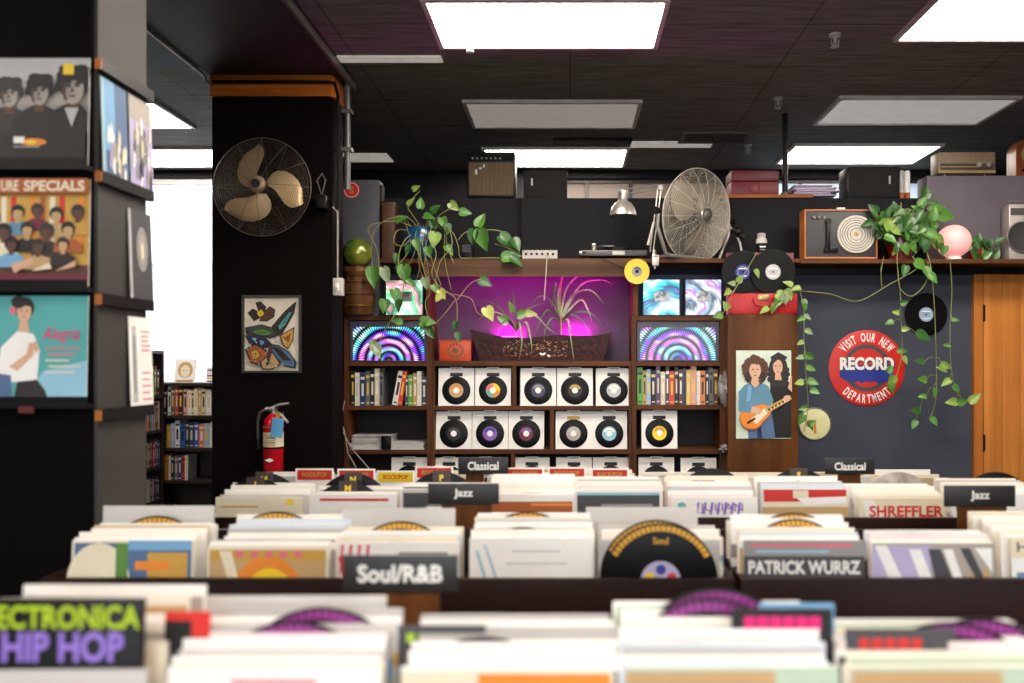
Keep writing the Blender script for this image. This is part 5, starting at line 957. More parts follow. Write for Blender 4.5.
# plant in the red pot
def redpot(t_):
    uu = 5.45/F; q = MB(); q.lathe([(10*uu, 0), (12.5*uu, 14*uu), (14.5*uu, 15*uu), (14.8*uu, 21*uu), (13.4*uu, 21*uu), (12.5*uu, 17*uu), (.001, 17*uu)], mat('red_pot_glaze', (150, 30, 34), .3, coat=.5), 32); q.build('pot', t_)
    q = MB(); q.lathe([(12.3*uu, 17.2*uu), (.001, 18.5*uu)], MATS['soil'], 24); q.build('soil', t_)
rl = (X(903, 5.45), 5.50, ZS-.003)
stems = []; lv_ = []
def chain(pts, every, size, mts=(LM, LD_, LL), amp=1.):
    stems.append((pts,)); sp = spline(pts, 8); n = len(sp); k = R.randint(1, 3); sd = 1
    while k < n:
        x, y_, d_ = sp[k]; lv_.append((x, y_, d_-.01, -90+sd*R.uniform(35, 75)*amp, size*R.uniform(.75, 1.2), R.choice(mts))); sd = -sd; k += every
def hang(x_, y_, d_, an, sz_, m_):      # a leaf on a short stalk from the nearest point of a hanging vine
    bq = None
    for s_ in stems:
        for q_ in spline([Vector(p) for p in s_[0]], 6):
            dd = (q_.x-x_)**2+(q_.y-y_+3)**2
            if bq is None or dd < bq[0]: bq = (dd, q_)
    q_ = bq[1]; stems.append(([tuple(q_), ((q_.x+x_)/2, min(q_.y, y_)-1, (q_.z+d_)/2), (x_, y_, d_)], .0015)); lv_.append((x_, y_, d_, an, sz_, m_))
stems += [([(899, 246, 5.45), (897, 262, 5.36), (900, 290, 5.38), (901, 320, 5.42), (902, 352, 5.47), (896, 378, 5.5), (890, 388, 5.52)],), ([(926, 250, 5.43), (931, 268, 5.36), (934, 300, 5.4), (936, 350, 5.45), (936, 398, 5.5), (929, 420, 5.55)],), ([(950, 262, 5.36), (952, 290, 5.4), (950, 330, 5.44), (951, 365, 5.48), (957, 392, 5.52), (970, 403, 5.55)],)]
for x_, y_, an, sz_, d_ in ((901, 304, 20, 9, 5.39), (899, 313, 170, 8, 5.4), (893, 322, 190, 9, 5.42), (902, 329, 0, 9, 5.43), (917, 334, -20, 17, 5.42), (924, 362, 170, 11, 5.45), (941, 364, -20, 13, 5.46), (946, 370, 160, 11, 5.46), (926, 380, 170, 10, 5.48), (934, 389, -90, 10, 5.48), (926, 397, 175, 9, 5.5), (920, 411, 170, 12, 5.52), (916, 421, -120, 10, 5.53), (932, 418, -60, 10, 5.54), (950, 380, -150, 12, 5.49), (953, 386, -40, 11, 5.5), (956, 402, 180, 12, 5.53), (958, 402, 0, 11, 5.53), (970, 402, 40, 15, 5.54), (952, 320, 0, 8, 5.43), (950, 345, 180, 8, 5.45)): hang(x_, y_, d_-.02, an, sz_*1.1, R.choice([LM, LM, LL, LD_]))
stems += [([(912, 256, 5.4), (917, 268, 5.36), (890, 284, 5.37), (858, 301, 5.38), (830, 294, 5.34), (800, 291, 5.29), (790, 291, 5.28)],), ([(928, 262, 5.4), (926, 282, 5.38), (912, 296, 5.38), (900, 288, 5.38), (898, 270, 5.37)],), ([(884, 256, 5.42), (881, 272, 5.37), (882, 288, 5.38)],)]
stems += [([(800, 291, 5.29), (804, 310, 5.29), (804, 340, 5.29), (806, 375, 5.29), (808, 405, 5.3), (804, 432, 5.3)],)]
for x_, y_, an, sz_ in ((804, 304, -80, 10), (804, 318, 200, 10), (806, 330, -30, 10), (803, 342, 200, 8), (806, 355, -20, 12), (803, 357, 190, 9), (807, 368, -10, 12), (808, 381, -15, 13), (803, 382, 190, 10), (811, 390, -20, 11), (806, 408, 190, 9)): hang(x_, y_, 5.27, an, sz_, R.choice([LM, LL, LP_, LM]))
lv_ += [(803, 300, 5.29, -75, 12, LP_), (805, 315, 5.29, -40, 9, LP_), (804, 415, 5.29, -120, 14, LM), (808, 422, 5.29, -60, 12, LD_), (808, 425, 5.29, 30, 11, LM),
        (800, 288, 5.28, -170, 12, LL), (792, 286, 5.28, 150, 12, LL), (786, 290, 5.28, -60, 14, LL), (780, 298, 5.28, -120, 14, LM), (774, 304, 5.28, -100, 12, LL), (768, 308, 5.27, -150, 12, LL), (777, 294, 5.28, -30, 16, LL), (784, 294, 5.27, -80, 13, LP_), (730, 290, 5.29, -140, 10, LL), (755, 270, 5.30, -60, 11, LL), (735, 284, 5.29, 170, 9, LP_), (722, 315, 5.29, 190, 12, LM), (728, 309, 5.29, 120, 11, LL), (738, 282, 5.29, 60, 10, LL)]
stems += [([(797, 291, 5.28), (785, 296, 5.27), (772, 305, 5.27)],), ([(757, 252, 5.34), (748, 268, 5.29), (738, 284, 5.29), (729, 300, 5.29), (722, 316, 5.28)],)]
for k_ in range(95):
    a = R.uniform(0, 2*pi); rr = sqrt(R.random()); px = 906+rr*32*cos(a)+R.uniform(-3, 3); py = 226+rr*21*sin(a); 
    lv_.append((px, py, R.uniform(5.34, 5.5), R.uniform(-150, -20) if R.random() < .7 else R.uniform(0, 180), R.uniform(11, 18), R.choice([LM, LD_, LD_, LD_, LM, LL])))
    if k_ % 2 == 0: stems.append(([(901+R.uniform(-6, 6), 244, 5.48), ((px+901)/2, min(py, 232)-4, 5.44), (px, py, 5.42)], .0025))
lv_ += [(898, 352, 5.5, 10, 12, LM), (903, 357, 5.5, -60, 10, LL), (893, 376, 5.5, -110, 16, LL), (890, 384, 5.5, -70, 12, LM), (888, 372, 5.5, 60, 10, LM), (920, 206, 5.42, 60, 14, LM), (925, 197, 5.43, 80, 16, LD_), (930, 210, 5.42, 10, 18, LM), (938, 215, 5.42, -5, 22, LM), (922, 214, 5.4, 150, 14, LD_), (930, 203, 5.42, -10, 13, LD_), (877, 212, 5.42, 140, 14, LD_), (872, 222, 5.42, 200, 14, LD_), (915, 262, 5.36, -30, 18, LM), (925, 268, 5.36, -70, 16, LM), (906, 266, 5.36, -110, 14, LD_), (930, 274, 5.35, -60, 14, LM), (938, 240, 5.4, -70, 16, LD_), (945, 246, 5.4, -100, 12, LM)]
stems += [([(905, 244, 5.46), (916, 220, 5.44), (925, 199, 5.43)], .003), ([(908, 244, 5.46), (925, 225, 5.43), (940, 214, 5.42)], .003)]
plant('potted_pothos', 'bushy pothos in a red pot beside the pink globe, vines trailing past the sign', rl, stems, lv_, redpot)
# small plant on the other side of the globe
def smallpot(t_):
    uu = 5.45/F; q = MB(); q.lathe([(6*uu, 0), (7.6*uu, 9*uu), (8*uu, 9.2*uu), (8*uu, 12*uu), (7*uu, 12*uu), (.001, 10*uu)], MATS['red_pot_glaze'], 24); q.build('pot', t_)
sl = (X(981, 5.45), 5.52, ZS-.003); st_ = []; l2 = []
for k_ in range(20):
    px = R.uniform(968, 1000); py = R.uniform(238, 258); l2.append((px, py, R.uniform(5.42, 5.5), R.uniform(-120, 120), R.uniform(8, 13), R.choice([LD_, LM, LD_]))); st_.append(([(980, 252, 5.5), ((px+980)/2, 244, 5.48), (px, py, 5.46)], .002))
plant('potted_plant', 'small dark leafy plant on the high shelf behind the pink globe', sl, st_, l2, smallpot)
# spider plants in the trough
def blade_leaf(mb, pts, w_, mt):
    sp = spline(pts, 6); n = len(sp); vs = []; fs = []
    for i, p in enumerate(sp):
        d = (sp[min(i+1, n-1)]-sp[max(i-1, 0)]).normalized(); s = d.cross(Vector((0, -1, .15))).normalized(); t = i/(n-1); h = w_*(1-t**2.2)*min(1, .5+t*3)+.0003
        vs += [p-s*h, p+Vector((0, .002, 0)), p+s*h]
    for i in range(n-1): fs += [(i*3, i*3+1, i*3+4, i*3+3), (i*3+1, i*3+2, i*3+5, i*3+4)]
    mb.add(vs, fs, mt)
SPL = mat('spider_leaf', (112, 136, 96), .45, scale=30, c2=(150, 168, 128)); SPD = mat('spider_leaf_dark', (76, 104, 66), .45)
def spider(loc_px, label, blades_, broad, trunk):
    lc = P(*loc_px); t_ = thing('spider_plant', lc, label, 'plant'); q = MB(); q.tube(spline([P(*p) for p in trunk], 6), .007, STEM, 8, None, False, .004); local(q, lc); q.build('stem', t_)
    q = MB()
    for i, b_ in enumerate(blades_): blade_leaf(q, [P(*p) for p in b_], .007, (SPL, SPD)[i % 2])
    for b_ in broad: pxleaf(q, *b_)
    local(q, lc); q.build('foliage', t_, ang=80)
d1, d2 = 5.56, 5.45
spider((515, 340, 5.56), 'lower green plant with rounded leaves at one end of the trough', [[(515, 330, d1), (505, 316, d1), (490, 312, d2), (478, 320, d2)], [(515, 330, d1), (514, 300, d1), (512, 288, d1)], [(516, 330, d1), (524, 316, d1), (536, 316, d2), (548, 328, d2), (556, 334, d2)], [(515, 330, d1), (508, 320, d2), (500, 326, d2), (497, 336, d2)], [(516, 332, d1), (519, 322, d2), (522, 340, 5.42), (519, 360, 5.42)], [(516, 332, d1), (524, 312, d1), (534, 306, d1), (545, 303, d1)], [(517, 330, d1), (526, 322, d2), (531, 340, 5.42), (532, 352, 5.42)], [(515, 328, d1), (500, 308, d1), (484, 300, d2)]],
       [(518, 316, 5.5, 20, 18, LM), (508, 322, 5.5, 150, 15, LM), (526, 314, 5.48, 0, 14, LL), (512, 312, 5.52, 100, 14, LM)], [(515, 345, d1), (516, 332, d1), (516, 322, d1)])
spider((560, 340, 5.56), 'tall spider plant with arching grassy leaves in the middle of the trough', [[(561, 320, d1), (558, 296, d1), (563, 276, d1), (566, 262, d1)], [(561, 318, d1), (550, 300, d1), (540, 296, d2), (530, 306, d2)], [(562, 316, d1), (572, 296, d1), (590, 290, d2), (604, 304, 5.42)], [(562, 320, d1), (576, 312, d2), (592, 314, d2), (604, 328, 5.42)], [(562, 322, d1), (568, 320, d2), (571, 340, 5.42), (574, 360, 5.42)], [(560, 320, d1), (548, 310, d2), (540, 322, d2), (534, 338, 5.42)], [(561, 316, d1), (566, 290, d1), (578, 276, d1), (590, 272, d1)], [(560, 316, d1), (553, 290, d1), (556, 284, d2), (551, 308, d2)], [(562, 318, d1), (580, 300, d1), (588, 310, d2), (592, 322, d2)], [(561, 322, d1), (552, 318, d2), (545, 330, 5.42), (544, 342, 5.42)], [(562, 318, d1), (580, 286, d1), (600, 280, d1), (612, 284, d2)], [(562, 322, d1), (570, 314, d2), (584, 322, d2), (590, 336, 5.42)]],
       [], [(560, 345, d1), (561, 325, d1), (560, 300, d1), (562, 275, d1)])
# ================================================================ record racks
BTZ = .857; SLOPE = .2      # the bin floors rise towards the rear
def rack(x0, x1, d0, d1, divs, label, fz, slope=SLOPE, top=BTZ):
    t_ = thing('record_rack', ((x0+x1)/2, d0, 0), label, 'record rack', 'wooden record racks'); a, b = x0-(x0+x1)/2, x1-(x0+x1)/2; dp_ = d1-d0; rise = slope*dp_
    MB().box(a, b, 0, .018, .56, top, RACKW, bev=.002).build('front_board', t_); MB().box(a, b, dp_-.018, dp_, .56, top+.012, RACKW, bev=.002).build('back_board', t_)
    def slab(xa, xb, z0a, z0b, z1a, z1b):
        y0, y1 = .0182, dp_-.0182
        return MB().add([(xa, y0, z0a), (xb, y0, z0a), (xb, y1, z0b), (xa, y1, z0b), (xa, y0, z1a), (xb, y0, z1a), (xb, y1, z1b), (xa, y1, z1b)], [(0, 3, 2, 1), (4, 5, 6, 7), (0, 1, 5, 4), (1, 2, 6, 5), (2, 3, 7, 6), (3, 0, 4, 7)], RACKW)
    slab(a, a+.014, .56, .56, top, top+.012).build('side_panel', t_); slab(b-.014, b, .56, .56, top, top+.012).build('side_panel', t_)
    slab(a+.0142, b-.0142, fz-.02, fz-.02+rise, fz-.002, fz-.002+rise).build('bin_floor', t_)
    for x in divs: slab(x-(x0+x1)/2-.003, x-(x0+x1)/2+.003, fz, fz+rise, top-.03, top-.015).build('divider', t_)
    MB().box(a+.03, b-.03, .04, dp_-.04, 0, .5595, mat('rack_cabinet', (24, 14, 13), .5, spec=.2)).build('cabinet', t_); return t_
MARKC = ['red', 'blue', 'navy', 'black', 'maroon', 'grey', 'orange', 'pink', 'purple', 'steelblue']
SW = .315
def sleeve(x, d, zt, tone, tilt, yaw, label, group, art=None, th=.006, marks=.6, fl=.6, bands=0.):
    base = Vector((x, d, fl)); h = zt-fl
    q = MB(); q.box(-SW/2, SW/2, -th/2, th/2, 0, h, tone); y0 = -th/2-.0003
    if art: art(q, h, y0)
    elif R.random() < bands:
        q.rect(-SW/2+.004, SW/2-.004, h-.09, h-R.uniform(.003, .02), I[R.choice(['dgrey', 'grey', 'tan', 'mint', 'silver', 'warm', 'dark', 'gold'])], y0); q.rect(-.1, R.uniform(-.02, .1), h-.034, h-.026, I[R.choice(['white', 'cream', 'black', 'maroon'])], y0-.0003)
    elif R.random() < marks:
        c = I[R.choice(MARKC)]; u0 = R.uniform(-.14, .02); z_ = h-R.uniform(.012, .03); hh = R.uniform(.006, .013); n = R.randint(4, 11); x_ = u0
        for k in range(n):
            w_ = R.uniform(.004, .011)
            if x_+w_ > .15: break
            q.rect(x_, x_+w_, z_-hh*R.uniform(.7, 1), z_, c, y0); x_ += w_+R.uniform(.0015, .004)
        if R.random() < .35: q.rect(-SW/2, SW/2, h-R.uniform(.06, .09), h-.045, I[R.choice(['silver', 'sky', 'rust', 'pink', 'lav', 'gold', 'tan', 'grey'])], y0)
        elif R.random() < .3: q.ell(R.uniform(.0, .12), h-.02, .009, .009, I[R.choice(['yellow', 'orange'])], y0-.0002, 12)
    o = q.build('record_sleeve', None, base, (-tilt, 0, yaw), smooth=False); return tag(o, label, 'record sleeve', group)
def divider_disc(x, d, zt, rad, col, label, word=None, letter=None, letcol='yellow', tilt=.1, mosaic=False, centre=None, fl=.6):
    base = Vector((x, d, fl)); rest = zt-fl-2*rad; t_ = thing('divider_disc', base, label, 'record divider'); t_.rotation_euler = (-tilt, 0, R.uniform(-.03, .03))
    T = Matrix.Translation((0, 0, zt-fl-rad)); q = MB(); 
    q.lathe([(.001, .0022), (rad-.004, .0022), (rad, .001), (rad, -.001)], mat('mosaic_silver', (186, 176, 168), .3, .3, scale=18, c2=(132, 122, 116)) if mosaic else VINYL, 56, T, 'y')
    q.box(-.03, .03, -.001, .001, 0, max(rest, .002)+.02, VINYL)
    q.build('disc', t_)
    if col:
        r_ = MB(); n = 22
        for k in range(n):
            a0 = radians(28)+radians(124)*k/n; r_.arc(0, 0, rad*.865, rad*.965, a0, a0+radians(124)/n*.8, col, -.0028, 3, T=T)
        if word: r_.text(word, 0, rad*.70, rad*.12, col, -.0028, T=T, bold=.02)
        r_.build('rim_band', t_)
    if centre:
        c = MB(); c.ell(0, 0, .052, .052, I['lav'], -.0028, 30, T=T)
        for k, kk in enumerate(('red', 'blue', 'yellow', 'purple', 'lb')): c.ell(.03*cos(k*1.25+.3), .03*sin(k*1.25+.3), .013, .013, I[kk], -.0031, 14, T=T)
        c.build('label', t_)
    if mosaic:
        c = MB()
        for k in range(5): c.rect(-rad*.9+k*.05, -.003-rad*.9+k*.05+.006, rad*.2, rad*.72, I['warm'], -.0028, T=T)
        c.build('seam', t_)
    if letter:
        l = MB(); w_ = .034; zc = zt-fl-.03; l.box(-w_, w_, -.0055, -.003, zc-.034, zc+.034, mat('letter_tag', (58, 40, 28), .4)); l.text(letter, 0, zc+.006, .024, I[letcol], -.0060, bold=.03); l.rect(-.02, .02, zc-.026, zc-.02, I['gold'], -.0060); l.build('letter_tag', t_)
    return t_
# front covers: q mesh, h sleeve height, y face
def A_(fn): 
    def run(q, h, y):
        yy = [y]
        class K: pass
        k = K()
        def nx(): yy[0] -= .0002; return yy[0]
        k.rect = lambda a, b, c, d, col: q.rect((a-.5)*SW, (b-.5)*SW, h-d*SW, h-c*SW, I[col], nx())          # c..d measured down from the top edge
        k.ell = lambda col, x, z, a, b, r=0.: q.ell((x-.5)*SW, h-z*SW, a*SW, b*SW, I[col], nx(), 24, r)
        k.text = lambda t, col, x, z, hh, w_, bold=.03: q.text(t, (x-.5)*SW, h-z*SW, hh*SW, I[col], nx(), width=w_*SW, bold=bold)
        def poly(col, *pts):
            p = [((a-.5)*SW, h-b*SW) for a, b in pts]
            if sum(p[i][0]*p[(i+1) % len(p)][1]-p[(i+1) % len(p)][0]*p[i][1] for i in range(len(p))) < 0: p = p[::-1]
            q.poly(p, I[col], nx())
        k.poly = poly; fn(k)
    return run
def art_blue(k): k.rect(.02, .98, .02, .95, 'steelblue'); k.ell('cream', .22, .34, .26, .32); k.rect(.36, .46, .02, .6, 'green'); k.rect(.46, .98, .0, .08, 'sky'); k.rect(.62, .95, .1, .4, 'gold'); k.rect(.52, .8, .17, .24, 'orange'); k.rect(.36, .5, .3, .5, 'tan')
def art_orange(k): k.rect(.02, .98, .03, .95, 'tan'); k.rect(.02, .98, .03, .12, 'gold'); k.ell('orange', .5, .42, .3, .34); k.ell('yellow', .52, .4, .2, .22); k.poly('cream', (.1, .04), (.2, .04), (.3, .4), (.22, .4)); [k.rect(.24+i*.12, .3+i*.12, .04, .09, 'pink') for i in range(5)]
def art_stripes(k): [k.poly('pink', (.02+i*.07, .02), (.05+i*.07, .02), (.0+i*.08, .4), (-.0+i*.08-.02 if i else 0, .4)) for i in range(4)]; k.rect(.5, .9, .08, .1, 'grey'); k.poly('red', (.0, .12), (.05, .1), (.12, .4), (.06, .4))
def art_white(k): k.poly('lb', (.05, .1), (.07, .1), (.2, .5), (.17, .5)); k.poly('sky', (.12, .05), (.13, .05), (.24, .35), (.22, .35)); k.rect(.35, .75, .1, .11, 'silver'); k.rect(.3, .8, .2, .21, 'silver')
def art_grey(k): k.rect(0, 1, 0, .05, 'silver')
def art_patrick(k): k.rect(.0, 1, .0, .5, 'dgrey'); k.rect(0, 1, 0, .13, 'grey'); k.rect(.06, .9, .03, .055, 'pink'); k.rect(.1, .7, .08, .1, 'lb'); k.text('PATRICK WURRZ', 'white', .5, .22, .11, .92, .03)
def art_lav(k): k.rect(.0, 1, .0, .7, 'warm'); k.rect(.0, .48, .02, .7, 'lav'); k.poly('white', (.02, .02), (.12, .02), (.34, .5), (.22, .5)); k.poly('lav', (.2, .05), (.46, .05), (.46, .4), (.3, .4)); k.poly('white', (.3, .05), (.4, .05), (.56, .5), (.46, .5)); k.poly('dgrey', (.46, .05), (.56, .05), (.74, .5), (.56, .5)); k.poly('white', (.58, .05), (.66, .05), (.8, .5), (.74, .5)); k.poly('tan', (.7, .3), (.95, .2), (.98, .5), (.75, .5)); k.poly('dgrey', (.72, .04), (.8, .04), (.92, .3), (.86, .32)); k.poly('white', (.84, .04), (.98, .04), (.98, .24))
def art_bluewhite(k): k.rect(0, 1, 0, .16, 'cream'); k.text('HALLEN', 'dark', .3, .07, .08, .5, .01); k.rect(0, 1, .16, .5, 'white'); k.rect(.04, .98, .28, .44, 'steelblue'); k.poly('sky', (.04, .3), (.5, .28), (.4, .44), (.04, .44)); k.poly('dgrey', (.1, .5), (.5, .46), (.6, .6), (.1, .6))
def art_gold(k): k.rect(.0, 1, .02, .4, 'cream'); k.ell('yellow', .86, .06, .05, .035); k.rect(.06, .5, .1, .12, 'gold')
def art_names(c, t_=None):
    def f(k):
        k.rect(.04, .96, .14, .5, c)
    return f
def art_photo(k): k.rect(.02, .98, .04, .5, 'dgrey'); k.poly('grey', (.1, .3), (.4, .12), (.6, .3)); k.poly('silver', (.5, .3), (.7, .16), (.9, .3)); k.rect(.3, .9, .2, .22, 'white')
def art_julian(k): k.rect(.0, 1, .0, .5, 'white'); [k.poly('violet', (.3+i*.08, .06), (.33+i*.08, .06), (.31+i*.08, .2), (.28+i*.08, .2)) for i in range(7)]; k.ell('teal', .12, .1, .05, .04); k.text('JULIAN', 'purple', .58, .13, .12, .5, .0); k.rect(.0, 1, .24, .4, 'silver')
def art_red(k): k.rect(.02, .98, .0, .14, 'red'); k.rect(.36, .54, .01, .1, 'cream'); k.poly('white', (.4, .1), (.98, .08), (.98, .16), (.5, .18)); k.rect(.0, 1, .2, .5, 'tan'); k.rect(.88, .93, .3, .34, 'dgrey')
def art_shref(k): k.rect(.0, 1, .0, .5, 'cream'); k.poly('white', (.02, .02), (.16, .02), (.3, .3), (.1, .3)); k.text('SHREFFLER', 'red', .54, .15, .13, .86, .03)
def art_brown(k): k.rect(.0, .98, .08, .2, 'rust'); k.rect(.5, .98, .1, .13, 'orange'); k.rect(0, 1, .22, .5, 'lav'); k.poly('violet', (.1, .3), (.4, .26), (.5, .4), (.1, .4))
def art_slate(k): k.rect(.02, .98, .06, .5, 'dgrey'); k.rect(.02, .98, .03, .06, 'lb'); k.rect(.3, .9, .16, .19, 'grey')
def art_plainred(k): k.rect(.1, .9, .05, .08, 'red')
def art_orstrip(k): k.rect(.0, 1, .02, .2, 'cream'); k.rect(.36, .98, .03, .1, 'orange')
def art_purp(k): k.rect(.3, .7, .06, .08, 'pink'); k.rect(.05, .2, .1, .2, 'maroon')
def art_portrait(k): k.rect(0, 1, 0, .5, 'mint'); k.rect(0, .7, .02, .1, 'tan')
def fill(rowname, bins, d0, d1, fz, fronts, descs, spec, discs=(), tones=None, tilt=.06, marks=.65, bands=.08):
    # spec per bin: (how many, depth of the packed part, front top z, rear top z, tall rear card z or 0)
    for bi, (p0, p1) in enumerate(bins):
        n, use, zf, zb, card_z = spec[bi]; xc = (X(p0, d0+.03)+X(p1, d0+.03))/2; dsc = descs[bi]; mine = sorted([q for q in discs if q[0] == bi], key=lambda q: q[1])
        step = use/(n-1); slots = [d0+.034+i*step for i in range(n)]; FL = lambda d: fz+SLOPE*(d-d0)
        for i in range(1, n-1): slots[i] += R.uniform(-.4, .4)*step*.75
        if card_z: slots[-1] += .03
        for i, ds in enumerate(slots):
            f = i/(n-1); zt = zf+(zb-zf)*f+(R.uniform(-.007, .006) if i else 0); ti = R.choices(range(8), tones or [10, 4, 6, 2, 1.2, 1.2, 1.6, .8])[0]
            cd = card_z and i == n-1
            if cd: zt = card_z; ti = 3
            art = fronts[bi] if i == 0 else None
            if art: lb = 'front record sleeve, %s, %s bin %s' % (art[1], rowname, dsc) if art[1] else 'front record sleeve in the %s bin %s' % (rowname, dsc)
            else: lb = '%s record sleeve, %s from the front, %s bin %s' % (PNAMES[ti], ORD[i+1], rowname, dsc)
            sleeve(xc+R.uniform(-.009, .009)-(.028 if cd else 0), ds, zt, PAPERS[art[2]] if art else PAPERS[ti], tilt, R.uniform(-.02, .02)*min(step/.03, 1), lb, 'records in the %s bin %s' % (rowname, dsc), A_(art[0]) if art and art[0] else None, th=R.uniform(.003, min(.009, step*.42)), fl=FL(ds), marks=0 if cd else marks, bands=0 if cd else bands)
        for q in mine:
            _, f, zt, px, kw = q; i = min(int(f*(n-1)), n-2); ds = (slots[i]+slots[i+1])/2
            if f >= .99: ds = slots[-1]+.016
            if f > 1.: ds += .012
            xc2 = X(px, ds) if px else xc
            divider_disc(xc2, ds, zt, .148, kw.get('col'), kw['label'], kw.get('word'), kw.get('letter'), tilt=tilt, mosaic=kw.get('mosaic', False), centre=kw.get('centre'), fl=FL(ds))
# ---- row B: the jazz and soul rack in the middle
DB0, DB1 = 2.08, 2.66
binsB = [(57, 196), (199, 337), (328, 460), (465, 597), (592, 733), (735, 871), (870, 1009), (1006, 1140)]
xe = [X(p, 2.11) for p in (197.5, 335.5, 467.5, 594.5)]
rack(-1.345, .418, DB0, DB1, xe, 'dark wooden record rack in the middle row, at the pillar display end', .627)
rack(.434, 2.3, DB0, DB1, [X(p, 2.11) for p in (870.5, 1007.5, 1144)], 'dark wooden record rack in the middle row, at the door end', .627)
descB = ['by the pillar', 'with orange-circle cover', 'behind the soul sign', 'with plain white covers', 'with uncovered black disc', 'with block lettering', 'with lavender streaks', 'at the door end']
fB = [(art_blue, 'blue with a cream circle', 1), (art_orange, 'tan with an orange circle', 1), (art_stripes, 'white with pink stripes', 0), (art_white, 'white with faint blue lines', 0), (None, '', 0), (art_patrick, 'dark grey with white capitals', 0), (art_lav, 'lavender and grey streaks', 0), (art_bluewhite, 'cream and blue', 1)]
fB[4] = (art_grey, 'grey, tucked behind two black discs', 6)
def dB(bi, f, zt, px, label, **k): return (bi, f, zt, px, dict(label=label, col=GOLD, **k))
discsB = [dB(0, .45, .952, 137, 'black divider disc with yellow rim, closer one in the bin by the pillar'), dB(0, .92, .976, 154, 'black divider disc with yellow rim, rear one in the bin by the pillar'),
          dB(1, .9, .99, 275, 'black divider disc with yellow rim, in the bin with orange-circle cover'), dB(2, .88, .974, 400, 'large yellow-rimmed divider disc behind the soul sign, rear one'), dB(2, .4, .946, 395, 'yellow-rimmed divider disc behind the soul sign, closer one'),
          dB(3, .9, .99, 527, 'yellow-rimmed divider disc in the plain white bin, rear one'), dB(3, .45, .962, 522, 'yellow-rimmed divider disc in the plain white bin, closer one'),
          dB(5, .9, .99, 795, 'yellow-rimmed divider disc in the block lettering bin, rear one'), dB(5, .55, .984, 797, 'yellow-rimmed divider disc in the block lettering bin, closer one', word='Jazz'), dB(6, .6, .95, 915, 'yellow-rimmed divider disc peeking over the lavender streaked cover')]
specB = [(11, .17, .945, .962, 1.0), (12, .19, .93, .976, 0), (10, .13, .94, .954, 1.0), (13, .19, .95, .982, 0), (8, .16, .945, .965, .998), (13, .17, .945, .976, 0), (6, .08, .938, .95, 0), (11, .2, .95, .985, 0)]
fill('middle rack', binsB, DB0, DB1, .627, fB, descB, specB, discsB)
xd = X(661, 2.1)
divider_disc(xd, 2.1025, .992, .148, GOLD, 'uncovered black divider disc with yellow rim and colourful label, front of its bin', word='Soul', tilt=.035, centre=True, fl=.632)
divider_disc(xd-.008, 2.1085, 1.0, .148, GOLD, 'black divider disc with yellow rim directly behind the one with colourful label', tilt=.035, fl=.633)
# ---- row C: classical rack, and row D behind it facing the shelves
DC0, DC1 = 2.95, 3.50; DD0, DD1 = 3.57, 4.08
binsC = [(212, 306), (304, 398), (396, 488), (485, 578), (573, 667), (667, 762), (760, 856), (856, 951), (951, 1048)]
rack(X(206, 2.96), X(571, 2.96)-.003, DC0, DC1, [X(p, 2.97) for p in (305, 397, 487)], 'dark wooden record rack in the third row, at the pillar display end', .605, top=.85)
rack(X(571, 2.96)+.003, X(1056, 2.96), DC0, DC1, [X(p, 2.97) for p in (667, 761, 856, 951)], 'dark wooden record rack in the third row, at the door end', .605, top=.85)
descC = ['with letter I disc', 'with letter N disc', 'with a grey photo cover', 'behind the jazz sign', 'with a slate cover', 'with purple script', 'with a red band', 'with red capitals', 'behind the second jazz sign']
fC = [(art_gold, 'cream with a yellow sticker', 1), (art_plainred, 'white with a thin red line', 0), (art_photo, 'dark grey photograph', 3), (art_brown, 'white over rust and lilac', 0), (art_slate, 'slate with a pale blue line', 0), (art_julian, 'white with purple lettering', 0), (art_red, 'red band over tan', 1), (art_shref, 'cream with red capitals', 1), (art_purp, 'pale with pink mark', 0)]
def dC(bi, f, zt, px, label, col=None, **k): return (bi, f, zt, px, dict(label=label, col=col, **k))
discsC = [dC(0, .9, .968, 254, 'black divider disc with letter I tag beneath the fire extinguisher', letter='I'), dC(0, 1., .985, 263, 'black divider disc with letter M tag under the fire extinguisher', letter='M'), dC(1, .55, .962, 347, 'black divider disc with letter M tag beside the letter N disc', letter='M'), dC(1, 1., .985, 352, 'black divider disc with letter N tag, rear of its bin', letter='N'),
          dC(2, 1., .99, 441, 'black divider disc with letter P tag beside the classical sign', letter='P'), dC(5, 1., .998, 713, 'plain black divider disc rising behind the purple script bin'), dC(6, 1., .998, 800, 'black divider disc with letter S tag in front of the post', letter='S'), dC(7, 1., .99, 900, 'silver mosaic divider disc behind the red capitals cover', mosaic=True), dC(8, 1., .986, 998, 'plain black divider disc by the second jazz sign, under the door')]
specC = [(8, .14, .917, .95, 0), (7, .13, .928, .936, 0), (8, .14, .945, .948, 0), (11, .18, .926, .978, 0), (8, .16, .943, .976, 0), (10, .18, .917, .972, 0), (9, .16, .945, .976, 0), (8, .13, .913, .952, 0), (9, .16, .93, .965, 0)]
fill('third rack', binsC, DC0, DC1, .605, fC, descC, specC, discsC, tones=[14, 4, 7, 2, 1.5, 1, 1, .6], marks=.8)
rack(X(240, 3.6), X(573, 3.6)-.003, DD0, DD1, [], 'dark wooden record rack facing the shelf wall, by the fan column', .588, 0., .83)
rack(X(573, 3.6)+.003, X(970, 3.6), DD0, DD1, [], 'dark wooden record rack facing the shelf wall, by the door', .588, 0., .83)
binsD = [(246+k*79, 323+k*79) for k in range(9)]
